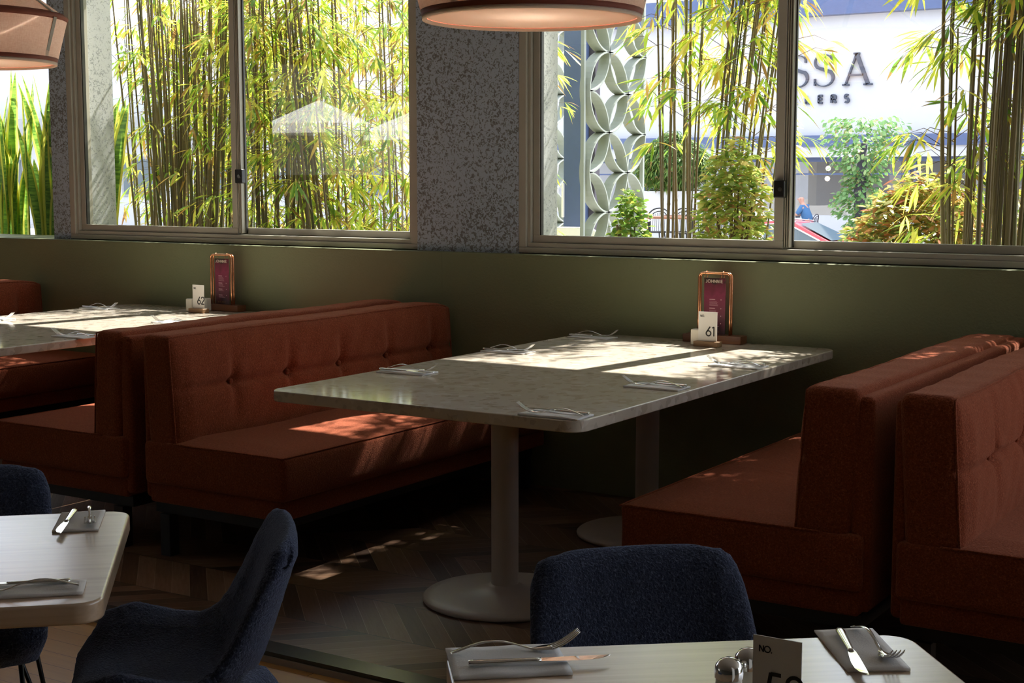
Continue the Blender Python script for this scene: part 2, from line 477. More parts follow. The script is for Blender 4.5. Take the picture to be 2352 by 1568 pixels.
class MB:
    def __init__(s):
        s.v, s.f, s.uv = [], [], {}

    def add(s, vs, fs, uvs=None):
        b = len(s.v)
        s.v += [tuple(p) for p in vs]
        for i, f in enumerate(fs):
            s.f.append(tuple(b + k for k in f))
            if uvs:
                s.uv[len(s.f) - 1] = [uvs[k] for k in f]
        return s

    def box(s, c, d, rz=0.0):
        x, y, z = [k / 2 for k in d]
        vs = []
        for sx, sy, sz in ((-1, -1, -1), (1, -1, -1), (1, 1, -1), (-1, 1, -1), (-1, -1, 1), (1, -1, 1), (1, 1, 1), (-1, 1, 1)):
            px, py = sx * x, sy * y
            vs.append((c[0] + px * cos(rz) - py * sin(rz), c[1] + px * sin(rz) + py * cos(rz), c[2] + sz * z))
        return s.add(vs, [(3, 2, 1, 0), (4, 5, 6, 7), (0, 1, 5, 4), (1, 2, 6, 5), (2, 3, 7, 6), (3, 0, 4, 7)])

    def b2(s, x0, x1, y0, y1, z0, z1):
        return s.box(((x0 + x1) / 2, (y0 + y1) / 2, (z0 + z1) / 2), (abs(x1 - x0), abs(y1 - y0), abs(z1 - z0)))

    def prism(s, poly, z0, z1, axis='z'):
        n = len(poly)

        def P(a, b, h):
            return {'z': (a, b, h), 'y': (a, h, b), 'x': (h, a, b)}[axis]
        vs = [P(a, b, z0) for a, b in poly] + [P(a, b, z1) for a, b in poly]
        fs = [tuple(range(n - 1, -1, -1)), tuple(range(n, 2 * n))] + [(i, (i + 1) % n, n + (i + 1) % n, n + i) for i in range(n)]
        return s.add(vs, fs)

    def tube(s, path, r, n=8, cap=True, closed=False):
        P = [Vector(p) for p in path]
        R = r if isinstance(r, (list, tuple)) else [r] * len(P)
        vs, fs = [], []
        up = None
        m = len(P)
        for i in range(m):
            if closed:
                d = P[(i + 1) % m] - P[i - 1]
            else:
                d = P[min(i + 1, m - 1)] - P[max(i - 1, 0)]
            d.normalize()
            if up is None:
                up = Vector((0, 0, 1)) if abs(d.z) < 0.9 else Vector((1, 0, 0))
            a = d.cross(up)
            if a.length < 1e-5:
                a = d.cross(Vector((0, 1, 0)))
            a.normalize()
            b = d.cross(a)
            up = -b if b.dot(up) < 0 else b
            up = a.cross(d)
            for k in range(n):
                t = 2 * pi * k / n
                vs.append(P[i] + (a * cos(t) + up * sin(t)) * R[i])
        rng = m if closed else m - 1
        for i in range(rng):
            for k in range(n):
                j = (i + 1) % m
                fs.append((i * n + k, i * n + (k + 1) % n, j * n + (k + 1) % n, j * n + k))
        if cap and not closed:
            fs.append(tuple(range(n - 1, -1, -1)))
            fs.append(tuple((m - 1) * n + k for k in range(n)))
        return s.add(vs, fs)

    def lathe(s, prof, c=(0, 0, 0), n=48, closed=False):
        vs, fs = [], []
        for r, z in prof:
            for k in range(n):
                t = 2 * pi * k / n
                vs.append((c[0] + r * cos(t), c[1] + r * sin(t), c[2] + z))
        m = len(prof)
        for i in range(m - 1 + (1 if closed else 0)):
            j = (i + 1) % m
            for k in range(n):
                fs.append((i * n + k, i * n + (k + 1) % n, j * n + (k + 1) % n, j * n + k))
        return s.add(vs, fs)

    def build(s, name, mat, parent=None, smooth=False, bevel=0.0, seg=2, sub=0, solid=0.0, label=None, cat=None, group=None, kind=None, angle=None):
        me = bpy.data.meshes.new(name)
        me.from_pydata(s.v, [], s.f)
        if s.uv:
            ul = me.uv_layers.new(name='UVMap')
            for pi_, poly in enumerate(me.polygons):
                u = s.uv.get(pi_)
                if u:
                    for li, c in zip(poly.loop_indices, u):
                        ul.data[li].uv = c
        me.update()
        if mat:
            me.materials.append(MAT[mat] if isinstance(mat, str) else mat)
        o = bpy.data.objects.new(name, me)
        COL.objects.link(o)
        if smooth or angle:
            me.polygons.foreach_set('use_smooth', [True] * len(me.polygons))
            me.update()
        if angle:
            me.set_sharp_from_angle(angle=rad(angle))
        if parent:
            o.parent = parent
        if solid:
            md = o.modifiers.new('solid', 'SOLIDIFY')
            md.thickness = solid
            md.offset = 0
        if bevel:
            md = o.modifiers.new('bevel', 'BEVEL')
            md.width = bevel
            md.segments = seg
            md.limit_method = 'ANGLE'
            md.angle_limit = rad(40)
            me.polygons.foreach_set('use_smooth', [True] * len(me.polygons))
            md2 = o.modifiers.new('wn', 'WEIGHTED_NORMAL')
            md2.keep_sharp = True
        if sub:
            md = o.modifiers.new('sub', 'SUBSURF')
            md.levels = sub
            md.render_levels = sub
        return tagp(o, label, cat, group, kind)


def fix_normals(o):
    bm = bmesh.new()
    bm.from_mesh(o.data)
    bmesh.ops.recalc_face_normals(bm, faces=bm.faces)
    bm.to_mesh(o.data)
    bm.free()
    return o


def copy_tree(o, parent=None):
    c = o.copy()
    COL.objects.link(c)
    if parent:
        c.parent = parent
    for ch in list(o.children):
        copy_tree(ch, c)
    return c


def rrect(x0, x1, y0, y1, r, n=6):
    p = []
    for cx, cy, a0 in ((x1 - r, y1 - r, 0), (x0 + r, y1 - r, 90), (x0 + r, y0 + r, 180), (x1 - r, y0 + r, 270)):
        for k in range(n + 1):
            a = rad(a0 + 90 * k / n)
            p.append((cx + r * cos(a), cy + r * sin(a)))
    return p


def soft_box(d, r, res=0.03, disp=None):
    """closed rounded box centred on the origin, finely subdivided, with an optional displacement"""
    hx, hy, hz = d[0] / 2, d[1] / 2, d[2] / 2
    mb = MB()
    idx = {}

    def line(h):
        n = max(2, int(2 * h / res))
        mid = [-h + r + (2 * h - 2 * r) * i / n for i in range(n + 1)]
        e = [0.0, 0.35, 0.7]
        return [-h + r * k for k in e] + mid + [h - r * k for k in reversed(e)]
    L = [line(hx), line(hy), line(hz)]

    def vert(p):
        key = tuple(round(k, 6) for k in p)
        if key in idx:
            return idx[key]
        P = Vector(p)
        q = Vector((max(-hx + r, min(hx - r, p[0])), max(-hy + r, min(hy - r, p[1])), max(-hz + r, min(hz - r, p[2]))))
        n = P - q
        if n.length > 1e-9:
            n.normalize()
            P = q + n * r
        if disp:
            P = P + disp(P, n)
        mb.v.append(tuple(P))
        idx[key] = len(mb.v) - 1
        return idx[key]
    for ax in range(3):
        a, b = [(1, 2), (2, 0), (0, 1)][ax]
        for sgn in (-1, 1):
            h = (hx, hy, hz)[ax] * sgn
            for i in range(len(L[a]) - 1):
                for j in range(len(L[b]) - 1):
                    ids = []
                    for ii, jj in ((i, j), (i + 1, j), (i + 1, j + 1), (i, j + 1)):
                        p = [0, 0, 0]
                        p[ax] = h
                        p[a] = L[a][ii]
                        p[b] = L[b][jj]
                        ids.append(vert(p))
                    if sgn < 0:
                        ids.reverse()
                    mb.f.append(tuple(ids))
    return mb


# flat lettering drawn as strokes in the local x-z plane, facing -y
def ribbon(mb, pts, w, y0=0.0, y1=-0.0006, closed=False, widths=None):
    P = [Vector((p[0], 0, p[1])) for p in pts]
    n = len(P)
    Lp, Rp = [], []
    for i in range(n):
        if closed:
            d = P[(i + 1) % n] - P[i - 1]
        else:
            d = P[min(i + 1, n - 1)] - P[max(i - 1, 0)]
        d.normalize()
        nn = Vector((-d.z, 0, d.x))
        ww = (widths[i] if widths else w) / 2
        Lp.append(P[i] + nn * ww)
        Rp.append(P[i] - nn * ww)
    rng = n if closed else n - 1
    for i in range(rng):
        j = (i + 1) % n
        q = [Rp[i], Rp[j], Lp[j], Lp[i]]
        vs = [(a.x, y1, a.z) for a in q] + [(a.x, y0, a.z) for a in q]
        mb.add(vs, [(0, 1, 2, 3), (7, 6, 5, 4), (0, 4, 5, 1), (1, 5, 6, 2), (2, 6, 7, 3), (3, 7, 4, 0)])


def arc(cx, cz, r, a0, a1, n=14, rz=None):
    rz = rz or r
    return [(cx + r * cos(rad(a0 + (a1 - a0) * k / n)), cz + rz * sin(rad(a0 + (a1 - a0) * k / n))) for k in range(n + 1)]


GL = {
    '6': [[(0.38, 0.76), (0.07, 0.32)], arc(0.24, 0.22, 0.20, 0, 360, 24)],
    '1': [[(0.0, 0.66), (0.15, 0.74)], [(0.15, 0.76), (0.15, 0.0)]],
    '2': [arc(0.22, 0.54, 0.20, 170, -38, 16) + [(0.04, 0.03)], [(0.0, 0.03), (0.44, 0.03)]],
    '5': [[(0.42, 0.73), (0.13, 0.73)], [(0.14, 0.76), (0.08, 0.40)], arc(0.20, 0.23, 0.21, 120, -150, 20)],
    '9': [[(0.10, 0.0), (0.41, 0.44)], arc(0.24, 0.54, 0.20, 0, 360, 24)],
    'N': [[(0, 0), (0, 0.72)], [(0, 0.72), (0.46, 0.0)], [(0.46, 0), (0.46, 0.72)]],
    'O': [arc(0.36, 0.36, 0.34, 0, 360, 24)],
    '.': [[(0.0, 0.05), (0.10, 0.05)]],
    'J': [[(0.30, 0.72), (0.30, 0.12)], arc(0.18, 0.12, 0.12, 0, -150, 8)],
    'H': [[(0, 0), (0, 0.72)], [(0, 0.36), (0.46, 0.36)], [(0.46, 0), (0.46, 0.72)]],
    'I': [[(0.05, 0), (0.05, 0.72)]],
    'E': [[(0, 0), (0, 0.72)], [(0, 0.69), (0.36, 0.69)], [(0, 0.37), (0.32, 0.37)], [(0, 0.03), (0.36, 0.03)]],
    'L': [[(0, 0), (0, 0.72)], [(0, 0.03), (0.34, 0.03)]],
    'W': [[(0, 0.72), (0.2, 0)], [(0.2, 0), (0.38, 0.72)], [(0.38, 0.72), (0.56, 0)], [(0.56, 0), (0.76, 0.72)]],
    'A': [[(0, 0), (0.28, 0.72)], [(0.28, 0.72), (0.56, 0)], [(0.1, 0.25), (0.46, 0.25)]],
    'K': [[(0, 0), (0, 0.72)], [(0.0, 0.30), (0.42, 0.72)], [(0.14, 0.42), (0.46, 0)]],
    'R': [[(0, 0), (0, 0.72)], [(0, 0.69), (0.22, 0.69)] , arc(0.22, 0.52, 0.17, 90, -90, 8), [(0, 0.35), (0.22, 0.35)], [(0.2, 0.35), (0.42, 0)]],
    'S': [arc(0.20, 0.54, 0.16, 40, 270, 12) , arc(0.20, 0.20, 0.18, 90, -140, 12)],
}
GW = {'6': .5, '1': .3, '2': .52, '5': .5, '9': .52, 'N': .56, 'O': .80, '.': .2, 'J': .42, 'H': .58, 'I': .2, 'E': .46, 'L': .42, 'W': .86, 'A': .66, 'K': .56, 'R': .54, 'S': .5}


def letters(mb, txt, x, z, size, w=0.09, y=0.0, gap=0.0, y1=-0.0006):
    for ch in txt:
        if ch != ' ':
            for st in GL[ch]:
                cl = len(st) > 20
                ribbon(mb, [(x + a * size, z + b * size) for a, b in (st[:-1] if cl else st)], w * size, y, y + y1, cl)
            x += (GW[ch] + gap) * size
        else:
            x += 0.4 * size
    return x


# ------------------------------------------------------------------ room shell
def struct(name, mb, mat, **kw):
    return mb.build(name, mat, kind='structure', **kw)


struct('floor', MB().b2(-12, 5, 3.352, 5.83, -0.1, 0.0), 'chevron')
FZ = -0.032          # the honey floor lies one low step below the tiled booth platform
struct('floor', MB().b2(-12, 5, -5.0, 3.30, -0.15, FZ), 'planks')
struct('trim_1', MB().b2(-12, 5, 3.268, 3.352, -0.012, 0.0015), 'trim_dark')
struct('trim_2', MB().b2(-12, 5, 3.262, 3.30, FZ, -0.0125), 'trim')
WF = 5.81            # face of the low wall
ZS = 1.095
wl = struct('wall_window', MB().b2(-12, 5, WF, 6.22, -0.1, ZS), 'wall', bevel=0.006)
MB().b2(-4.085, -4.079, WF - 0.0012, WF, 0.0, ZS - 0.006).build('joint', 'wall', wl)
P1 = (-6.93, -6.79)
P2 = (-4.265, -3.675)
P3 = (-1.10, -0.50)
for i, (a, b) in enumerate((P1, P2, P3)):
    pl = struct('wall_pillar_%s' % ('left', 'middle', 'right')[i], MB().b2(a, b, 5.865, 6.20, ZS, 3.2), 'speckle')
    MB().b2(a, b, 6.201, 6.22, ZS, 3.2).build('outer_face', 'speckle_ext', pl)
    MB().b2(b + 0.001, b + 0.006, 5.99, 6.22, ZS, 3.2).build('reveal', 'speckle_ext', pl)
struct('wall_above_windows', MB().b2(-12, 5, 5.865, 6.20, 2.75, 3.25), 'roomwall')
struct('ceiling', MB().b2(-12, 5, -5.0, 6.2, 3.2, 3.35), 'ceiling')
struct('wall_back', MB().b2(-12, 5, -5.15, -5.0, -0.1, 3.2), 'roomwall')
rw = MB().b2(4.85, 5, -5.0, 3.8, -0.15, 3.2).b2(4.85, 5, 5.7, 5.865, -0.15, 3.2)
rw.b2(4.85, 5, 3.8, 5.7, -0.15, 0.3).b2(4.85, 5, 3.8, 5.7, 3.05, 3.2)
struct('wall_right', rw, 'roomwall')
w5 = empty('window_5', (0, 0, 0), kind='structure')
MB().b2(4.90, 4.906, 3.8, 5.7, 0.3, 3.05).build('pane', 'glass', w5)
lw = MB().b2(-12.15, -12, -1.6, 5.865, -0.1, 3.2).b2(-12.15, -12, -5.0, -1.6, -0.1, 1.5).b2(-12.15, -12, -5.0, -1.6, 2.85, 3.2)
w6 = empty('window_6', (0, 0, 0), kind='structure')
MB().b2(-12.08, -12.074, -5.0, -1.6, 1.5, 2.85).build('pane', 'glass', w6)
struct('wall_left', lw, 'roomwall')
struct('trim_3', MB().b2(-12, 5, 6.2, 6.62, 3.22, 3.36), 'white_ext')   # eave over the windows


def window(name, x0, x1, lock_z, lock_x=None):
    w = empty(name, (0, 0, 0), kind='structure')
    z0, z1 = ZS, 2.75
    xm = (x0 + x1) / 2
    f = MB()
    t = 0.038
    f.b2(x0, x1, 5.868, 6.0, z0 + 0.004, z0 + 0.030).b2(x0, x1, 5.868, 6.0, z1 - t, z1)
    f.b2(x0, x0 + 0.042, 5.868, 6.0, z0 + 0.03, z1 - t).b2(x1 - 0.042, x1, 5.868, 6.0, z0 + 0.03, z1 - t)
    f.build('outer_frame', 'frame', w, bevel=0.003)
    f = MB()
    f.b2(x0 + 0.042, x1 - 0.042, 5.882, 5.99, z0 + 0.03, z0 + 0.052)
    f.b2(x0 + 0.042, x0 + 0.060, 5.882, 5.99, z0 + 0.052, z1 - t).b2(x1 - 0.060, x1 - 0.042, 5.882, 5.99, z0 + 0.052, z1 - t)
    f.build('inner_frame', 'frame', w, bevel=0.002)
    for k, (a, b, y) in enumerate(((x0 + 0.062, xm + 0.03, 5.900), (xm - 0.03, x1 - 0.062, 5.945))):
        s = MB()
        s.b2(a, b, y, y + 0.032, z0 + 0.053, z0 + 0.088).b2(a, b, y, y + 0.032, z1 - 0.09, z1 - 0.04)
        s.b2(a, a + 0.036, y, y + 0.032, z0 + 0.088, z1 - 0.09).b2(b - 0.036, b, y, y + 0.032, z0 + 0.088, z1 - 0.09)
        so = s.build('sash', 'frame', w, bevel=0.0025)
        MB().b2(a + 0.034, b - 0.034, y + 0.013, y + 0.018, z0 + 0.086, z1 - 0.088).build('pane', 'glass', so)
        g = MB()
        g.b2(a + 0.036, a + 0.043, y + 0.004, y + 0.026, z0 + 0.088, z1 - 0.09)
        g.build('gasket', 'track', so)
    g = MB()
    for dx in (0.034, 0.044, 0.054):
        g.b2(xm + dx, xm + dx + 0.005, 5.905, 5.935, z0 + 0.06, z1 - 0.05)
    g.build('interlock_ribs', 'frame', w)
    MB().b2(xm + 0.030, xm + 0.066, 5.932, 5.944, z0 + 0.06, z1 - 0.05).build('interlock', 'track', w)
    lk = MB().b2(-0.02, 0.03, -0.032, 0.0, -0.038, 0.038)
    lx = lock_x if lock_x is not None else xm + 0.005
    lo = lk.build('latch', 'lock', w, bevel=0.006, seg=3)
    lo.location = (lx, 5.900, lock_z)
    kb = MB().tube([(0.012, -0.032, 0.0), (0.012, -0.037, 0.0)], 0.0095, 14)
    ko = kb.build('lock_cylinder', 'steel', lo, smooth=False)
    return w


window('window_1', P1[1], P2[0], 1.462, -5.462)
window('window_2', P2[1], P3[0], 1.404, -2.372)
window('window_3', P3[1], 2.06, 1.404)
w0 = empty('window_4', (0, 0, 0), kind='structure')
MB().b2(-12, P1[0], 5.93, 5.936, ZS, 2.75).build('pane', 'glass', w0)


# ------------------------------------------------------------------ benches
BL, BY = 1.86, 3.905


def bench(xb, s, depth, pt, ct, label, seed):
    r = random.Random(seed)
    t = empty('booth_bench', (xb, BY, 0), 0, label, 'bench', 'rust red booth benches')
    X = lambda a: s * a
    ph = [r.uniform(0, 6) for _ in range(8)]
    pb = MB()
    pnl = soft_box((pt, BL - 0.03, 0.62), 0.018, 0.06)
    o = pnl.build('back_panel', 'rust', t, smooth=True)
    o.location = (X(pt / 2), BL / 2, 0.842 - 0.31)
    # back cushion
    cd = (ct, BL, 0.43)
    zc = 0.855 - cd[2] / 2
    by = [0.32 + 0.338 * k - BL / 2 for k in range(5)]
    zb = 0.652 - zc

    def dback(P, n):
        d = Vector((0, 0, 0))
        top = P.z / cd[2] + 0.5
        d.x -= s * 0.028 * top
        edge = max(0.0, 1 - abs(P.y) / (BL / 2)) ** 0.5
        if n.x * s > 0.3 or (abs(n.length) > 0 and P.x * s > 0.03):
            k = max(0.0, n.x * s)
            puff = 0.026 * (1 - abs(2 * P.z / cd[2]) ** 4) * min(1, (BL / 2 - abs(P.y)) / 0.08)
            dz = P.z - zb
            near = min(abs(P.y - q) for q in by)
            crease = 0.024 * exp(-(dz / 0.014) ** 2) * min(1.0, 0.55 + 0.45 * exp(-(near / 0.14) ** 2))
            vcr = 0.0
            for q in by:
                wv = 0.016 + 0.10 * abs(dz)
                vcr += (0.020 if dz > 0 else 0.013) * exp(-((P.y - q - 0.03 * dz) / wv) ** 2) * max(0, 1 - abs(dz) / (0.21 if dz > 0 else 0.2))
            dim = 0.018 * sum(exp(-((P.y - q) ** 2 + dz ** 2) / 0.0009) for q in by)
            wr = 0.0018 * sin(P.y * 31 + P.z * 22 + ph[0]) + 0.0014 * sin(P.y * 57 - P.z * 40 + ph[1])
            d.x += s * k * (puff - crease - vcr - dim + wr * edge)
        if n.z > 0.3:
            d.z += n.z * (0.006 * sin(P.y * 6 + ph[2]) * 0.5 + 0.0012 * sin(P.y * 37 + ph[3]) + 0.006)
            # the top line dips and rounds towards the wall
            e = P.y - (BL / 2 - 0.16)
            if e > 0:
                d.z -= 0.9 * e * e
        return d
    cb = soft_box(cd, 0.028, 0.0125, dback).build('back_cushion', 'rust', t, smooth=True)
    cb.location = (X(pt + cd[0] / 2), BL / 2, zc)
    path = []
    hx, hy, hz = cd[0] / 2, cd[1] / 2, cd[2] / 2
    e = 0.006
    for k in range(13):
        path.append((hx - e, -hy + e, -hz + 0.02 + (2 * hz - 0.03) * k / 12))
    for k in range(1, 60):
        path.append((hx - e, -hy + e + (2 * hy - 2 * e) * k / 60, hz - e))
    for k in range(13):
        path.append((hx - e, hy - e, hz - 0.01 - (2 * hz - 0.03) * k / 12))
    pp = []
    for p in path:
        P = Vector((p[0] * s, p[1], p[2]))
        n = Vector((s * 0.7, 0, 0.7 if p[2] > hz - 0.02 else 0.0))
        dd = dback(P, n)
        dd.x = -s * 0.028 * (P.z / cd[2] + 0.5) + s * 0.0
        pp.append(P + dd)
    MB().tube(pp, 0.0036, 6).build('piping', 'rust', cb, smooth=True)
    for q in by:
        bm_ = MB().lathe([(0.0, 0.007), (0.006, 0.0065), (0.011, 0.003), (0.0125, -0.002), (0.0, -0.004)], n=14)
        bo = bm_.build('button', 'rust', cb, smooth=True)
        bo.rotation_euler = (0, s * pi / 2, 0)
        bo.location = (X(hx - 0.018), q, zb)
    # seat
    sd = (depth - 0.02, BL + 0.01, 0.168)

    def dseat(P, n):
        d = Vector((0, 0, 0))
        if n.z > 0.2:
            fx = 1 - abs(2 * P.x / sd[0]) ** 3
            fy = min(1, (sd[1] / 2 - abs(P.y)) / 0.12)
            d.z += n.z * (0.012 * fx * fy - 0.004)
            fr = (P.x * s / sd[0] + 0.5)
            d.z += n.z * 0.004 * sin(P.y * 9 + ph[4] + P.x * 3) * fx * fy
            for q, a_, w_ in ((-0.34, 0.9, 0.016), (-0.29, 1.0, 0.014), (-0.22, 0.7, 0.018), (0.3, 0.7, 0.02), (0.36, 0.5, 0.015)):
                d.z -= n.z * 0.0042 * a_ * exp(-((P.y - q - 0.07 * P.x * s - 0.02 * sin(P.x * 9 + q * 7)) / w_) ** 2) * fx
        if n.x * s > 0.2:
            d.x += s * n.x * 0.008 * (1 - abs(2 * P.z / sd[2]) ** 2)
        return d
    so = soft_box(sd, 0.02, 0.02, dseat).build('seat_cushion', 'rust', t, smooth=True)
    so.location = (X(0.02 + sd[0] / 2), BL / 2 - 0.005, 0.452 - sd[2] / 2)
    sp = []
    hx, hy, hz = sd[0] / 2 - 0.004, sd[1] / 2 - 0.004, sd[2] / 2 - 0.004
    for k in range(20):
        sp.append((s * (-hx + 0.12 + (2 * hx - 0.12) * k / 20), -hy, hz))
    for k in range(41):
        sp.append((s * hx, -hy + 2 * hy * k / 40, hz - 0.002))
    MB().tube(sp, 0.0034, 6).build('piping', 'rust', so, smooth=True)
    # upholstered frame below the cushion, legs and plinth
    fr = soft_box((depth - 0.05, BL - 0.02, 0.075), 0.012, 0.08).build('seat_frame', 'rust', t, smooth=True)
    fr.location = (X(0.03 + (depth - 0.05) / 2), BL / 2, 0.246)
    MB().b2(X(0.03), X(depth - 0.07), 0.04, BL - 0.04, 0.165, 0.208).build('plinth', 'black', t)
    for ly in (0.02, BL - 0.07):
        for lx in (0.07, depth - 0.14):
            MB().b2(X(lx), X(lx + 0.05), ly, ly + 0.05, 0.0, 0.165).build('leg', 'black', t, bevel=0.002)
    return t


bench(-4.160, 1, 0.722, 0.037, 0.150, 'tufted rust red booth bench left of the stone table numbered 61', 1)
bench(-1.285, -1, 0.790, 0.063, 0.165, 'rust red booth bench right of the stone table numbered 61', 2)
bench(-1.228, 1, 0.72, 0.040, 0.160, 'rust red tufted booth bench cut by the right edge of the photo', 3)
bench(-4.226, -1, 0.80, 0.060, 0.145, 'rust red booth bench right of the table numbered 62, seat pointing left', 4)
bench(-7.100, 1, 0.722, 0.037, 0.150, 'rust red booth bench at the far left, beyond the table numbered 62', 5)


# ------------------------------------------------------------------ stone tables
def stone_table(x, label):
    t = empty('pedestal_table', (x, 0, 0), 0, label, 'table', 'long stone topped pedestal tables')
    MB().prism(rrect(-0.597, 0.597, 3.602, 5.752, 0.06, 8), 0.714, 0.75).build('tabletop', 'stone', t, bevel=0.004, seg=3)
    for cy in (4.14, 5.215):
        p = MB().lathe([(0.047, 0.03), (0.047, 0.70)], n=40)
        c = p.build('column', 'post', t, angle=40)
        c.location = (0, cy, 0)
        q = MB().lathe([(0.10, 0.700), (0.10, 0.7135), (0, 0.7135)], n=32).build('mounting_plate', 'post', c)
        b = MB().lathe([(0.0, 0.0), (0.275, 0.0), (0.284, 0.004), (0.286, 0.012), (0.280, 0.018), (0.24, 0.022), (0.16, 0.028), (0.10, 0.034),
                        (0.074, 0.041), (0.060, 0.050), (0.053, 0.055), (0.047, 0.056), (0.0, 0.056)], n=72)
        o = b.build('base', 'post', t, smooth=True)
        o.location = (0, cy, 0)
    return t


stone_table(-2.647, 'long speckled stone table numbered 61 on a cream pedestal, in the centre')
stone_table(-5.590, 'long speckled stone table numbered 62 at the left, behind the booth benches')


# ------------------------------------------------------------------ oak tables
def oak_table(fl, rot, L, Wd, label):
    t = empty('oak_table', (*fl, FZ), rot, label, 'table', 'pale oak tables')
    MB().prism(rrect(0, L, -Wd, 0, 0.05, 8), 0.672, 0.712).build('tabletop', 'oak', t, bevel=0.006, seg=3)
    MB().lathe([(0.035, 0.02), (0.035, 0.66)], (L / 2, -Wd / 2, 0), 24).build('column', 'blackmetal', t, angle=40)
    MB().b2(L / 2 - 0.2, L / 2 + 0.2, -Wd / 2 - 0.03, -Wd / 2 + 0.03, 0.655, 0.672).build('bracket', 'blackmetal', t)
    MB().lathe([(0, 0), (0.22, 0), (0.22, 0.012), (0.05, 0.03), (0, 0.03)], (L / 2, -Wd / 2, 0), 40).build('base', 'blackmetal', t, angle=40)
    return t


R1 = rad(43)
u1 = Vector((cos(R1), sin(R1)))
v1 = Vector((sin(R1), -cos(R1)))
FR1 = Vector((-2.295, 2.12)) * 1.1
oak_table(FR1 - u1 * 0.90, R1, 0.90, 0.76, 'pale oak table at the lower left, blue chairs around it')
R2 = rad(39)
u2 = Vector((cos(R2), sin(R2)))
v2 = Vector((sin(R2), -cos(R2)))
FL2 = Vector((-1.205, 1.717)) * 1.1
oak_table(FL2, R2, 0.785, 0.77, 'pale oak table at the lower right holding the number 59 card')


# ------------------------------------------------------------------ place settings
def fork_mb():
    mb = MB()
    N = 20
    rows = []
    for i in range(N + 1):
        f = i / N
        x = -0.098 + 0.138 * f
        w = 0.0062 - 0.0038 * min(1, f / 0.75) ** 1.3 + (0.0006 if f > 0.75 else 0)
        if f > 0.94:
            w = 0.0032 + (f - 0.94) * 0.05
        z = 0.003 + 0.016 * sin(pi * min(1, f / 0.97)) ** 1.2
        rows.append((x, w, z))
    for k, (dx, w) in enumerate(((0.008, 0.0105), (0.018, 0.0125), (0.028, 0.0128))):
        rows.append((0.040 + dx, w, 0.0035 + 0.0006 * k))
    vs, fs = [], []
    for x, w, z in rows:
        vs += [(x, -w, z), (x, 0, z + 0.0010), (x, w, z), (x, w, z - 0.0012), (x, 0, z - 0.0016), (x, -w, z - 0.0012)]
    for i in range(len(rows) - 1):
        for k in range(6):
            a, b = i * 6 + k, i * 6 + (k + 1) % 6
            fs.append((a, a + 6, b + 6, b))
    fs.append(tuple(range(5, -1, -1)))
    m = (len(rows) - 1) * 6
    fs.append(tuple(m + k for k in range(6)))
    mb.add(vs, fs)
    for yy in (-0.0108, -0.0036, 0.0036, 0.0108):
        pt = []
        for k in range(8):
            f = k / 7
            pt.append((0.066 + 0.046 * f, yy * (1 - 0.10 * f), 0.0042 + 0.026 * f ** 1.5))
        mb.tube(pt, [0.0017] * 6 + [0.0014, 0.0007], 6)
    return mb


def knife_mbs():
    h = MB()
    vs, fs = [], []
    N = 14
    for i in range(N + 1):
        f = i / N
        x = -0.11 + 0.115 * f
        w = 0.0085 - 0.0032 * f - (0.002 if i == 0 else 0)
        z = 0.0042 - 0.0012 * f
        for k in range(8):
            a = 2 * pi * k / 8 + pi / 8
            vs.append((x, w * cos(a), 0.0045 + z * sin(a)))
    for i in range(N):
        for k in range(8):
            a, b = i * 8 + k, i * 8 + (k + 1) % 8
            fs.append((a, b, b + 8, a + 8))
    fs.append(tuple(range(7, -1, -1)))
    fs.append(tuple(N * 8 + k for k in range(8)))
    h.add(vs, fs)
    b = MB()
    prof = [(0.005, -0.006, 0.006), (0.03, -0.0085, 0.007), (0.06, -0.0105, 0.0072), (0.085, -0.0095, 0.0072), (0.102, -0.005, 0.0072), (0.113, 0.003, 0.0068), (0.118, 0.0066, 0.0068)]
    vs, fs = [], []
    for x, a, c in prof:
        vs += [(x, a, 0.0045), (x, c, 0.0055), (x, c, 0.0037), (x, a, 0.0043)]
    for i in range(len(prof) - 1):
        for k in range(4):
            p, q = i * 4 + k, i * 4 + (k + 1) % 4
            fs.append((p, q, q + 4, p + 4))
    fs += [(3, 2, 1, 0), tuple(len(prof) * 4 - 4 + k for k in range(4))]
    b.add(vs, fs)
    return h, b


def napkin_mb(L, Wd, seed):
    r = random.Random(seed)
    a, b_ = r.uniform(0, 6), r.uniform(0, 6)
    mb = MB()
    nx, ny = 16, 8
    lay = []
    for sgn in (0, 1):
        for i in range(nx + 1):
            for j in range(ny + 1):
                x, y = (i / nx - 0.5) * L, (j / ny - 0.5) * Wd
                z = 0.0 if not sgn else 0.0042 + 0.0018 * sin(9 * i / nx + a) * sin(5 * j / ny + b_) + 0.0006 * (j / ny)
                lay.append((x, y, z))
    n = (nx + 1) * (ny + 1)
    fs = []
    for i in range(nx):
        for j in range(ny):
            q = (i * (ny + 1) + j, (i + 1) * (ny + 1) + j, (i + 1) * (ny + 1) + j + 1, i * (ny + 1) + j + 1)
            fs.append(tuple(reversed(q)))
            fs.append(tuple(k + n for k in q))
    for i in range(nx):
        for j, rv in ((0, 0), (ny, 1)):
            p, q = i * (ny + 1) + j, (i + 1) * (ny + 1) + j
            f = (p, q, q + n, p + n)
            fs.append(tuple(reversed(f)) if rv else f)
    for j in range(ny):
        for i, rv in ((0, 1), (nx, 0)):
            p, q = i * (ny + 1) + j, i * (ny + 1) + j + 1
            f = (p, q, q + n, p + n)
            fs.append(tuple(reversed(f)) if rv else f)
    mb.add(lay, fs)
    return mb


fork0 = fork_mb()
_first = {}


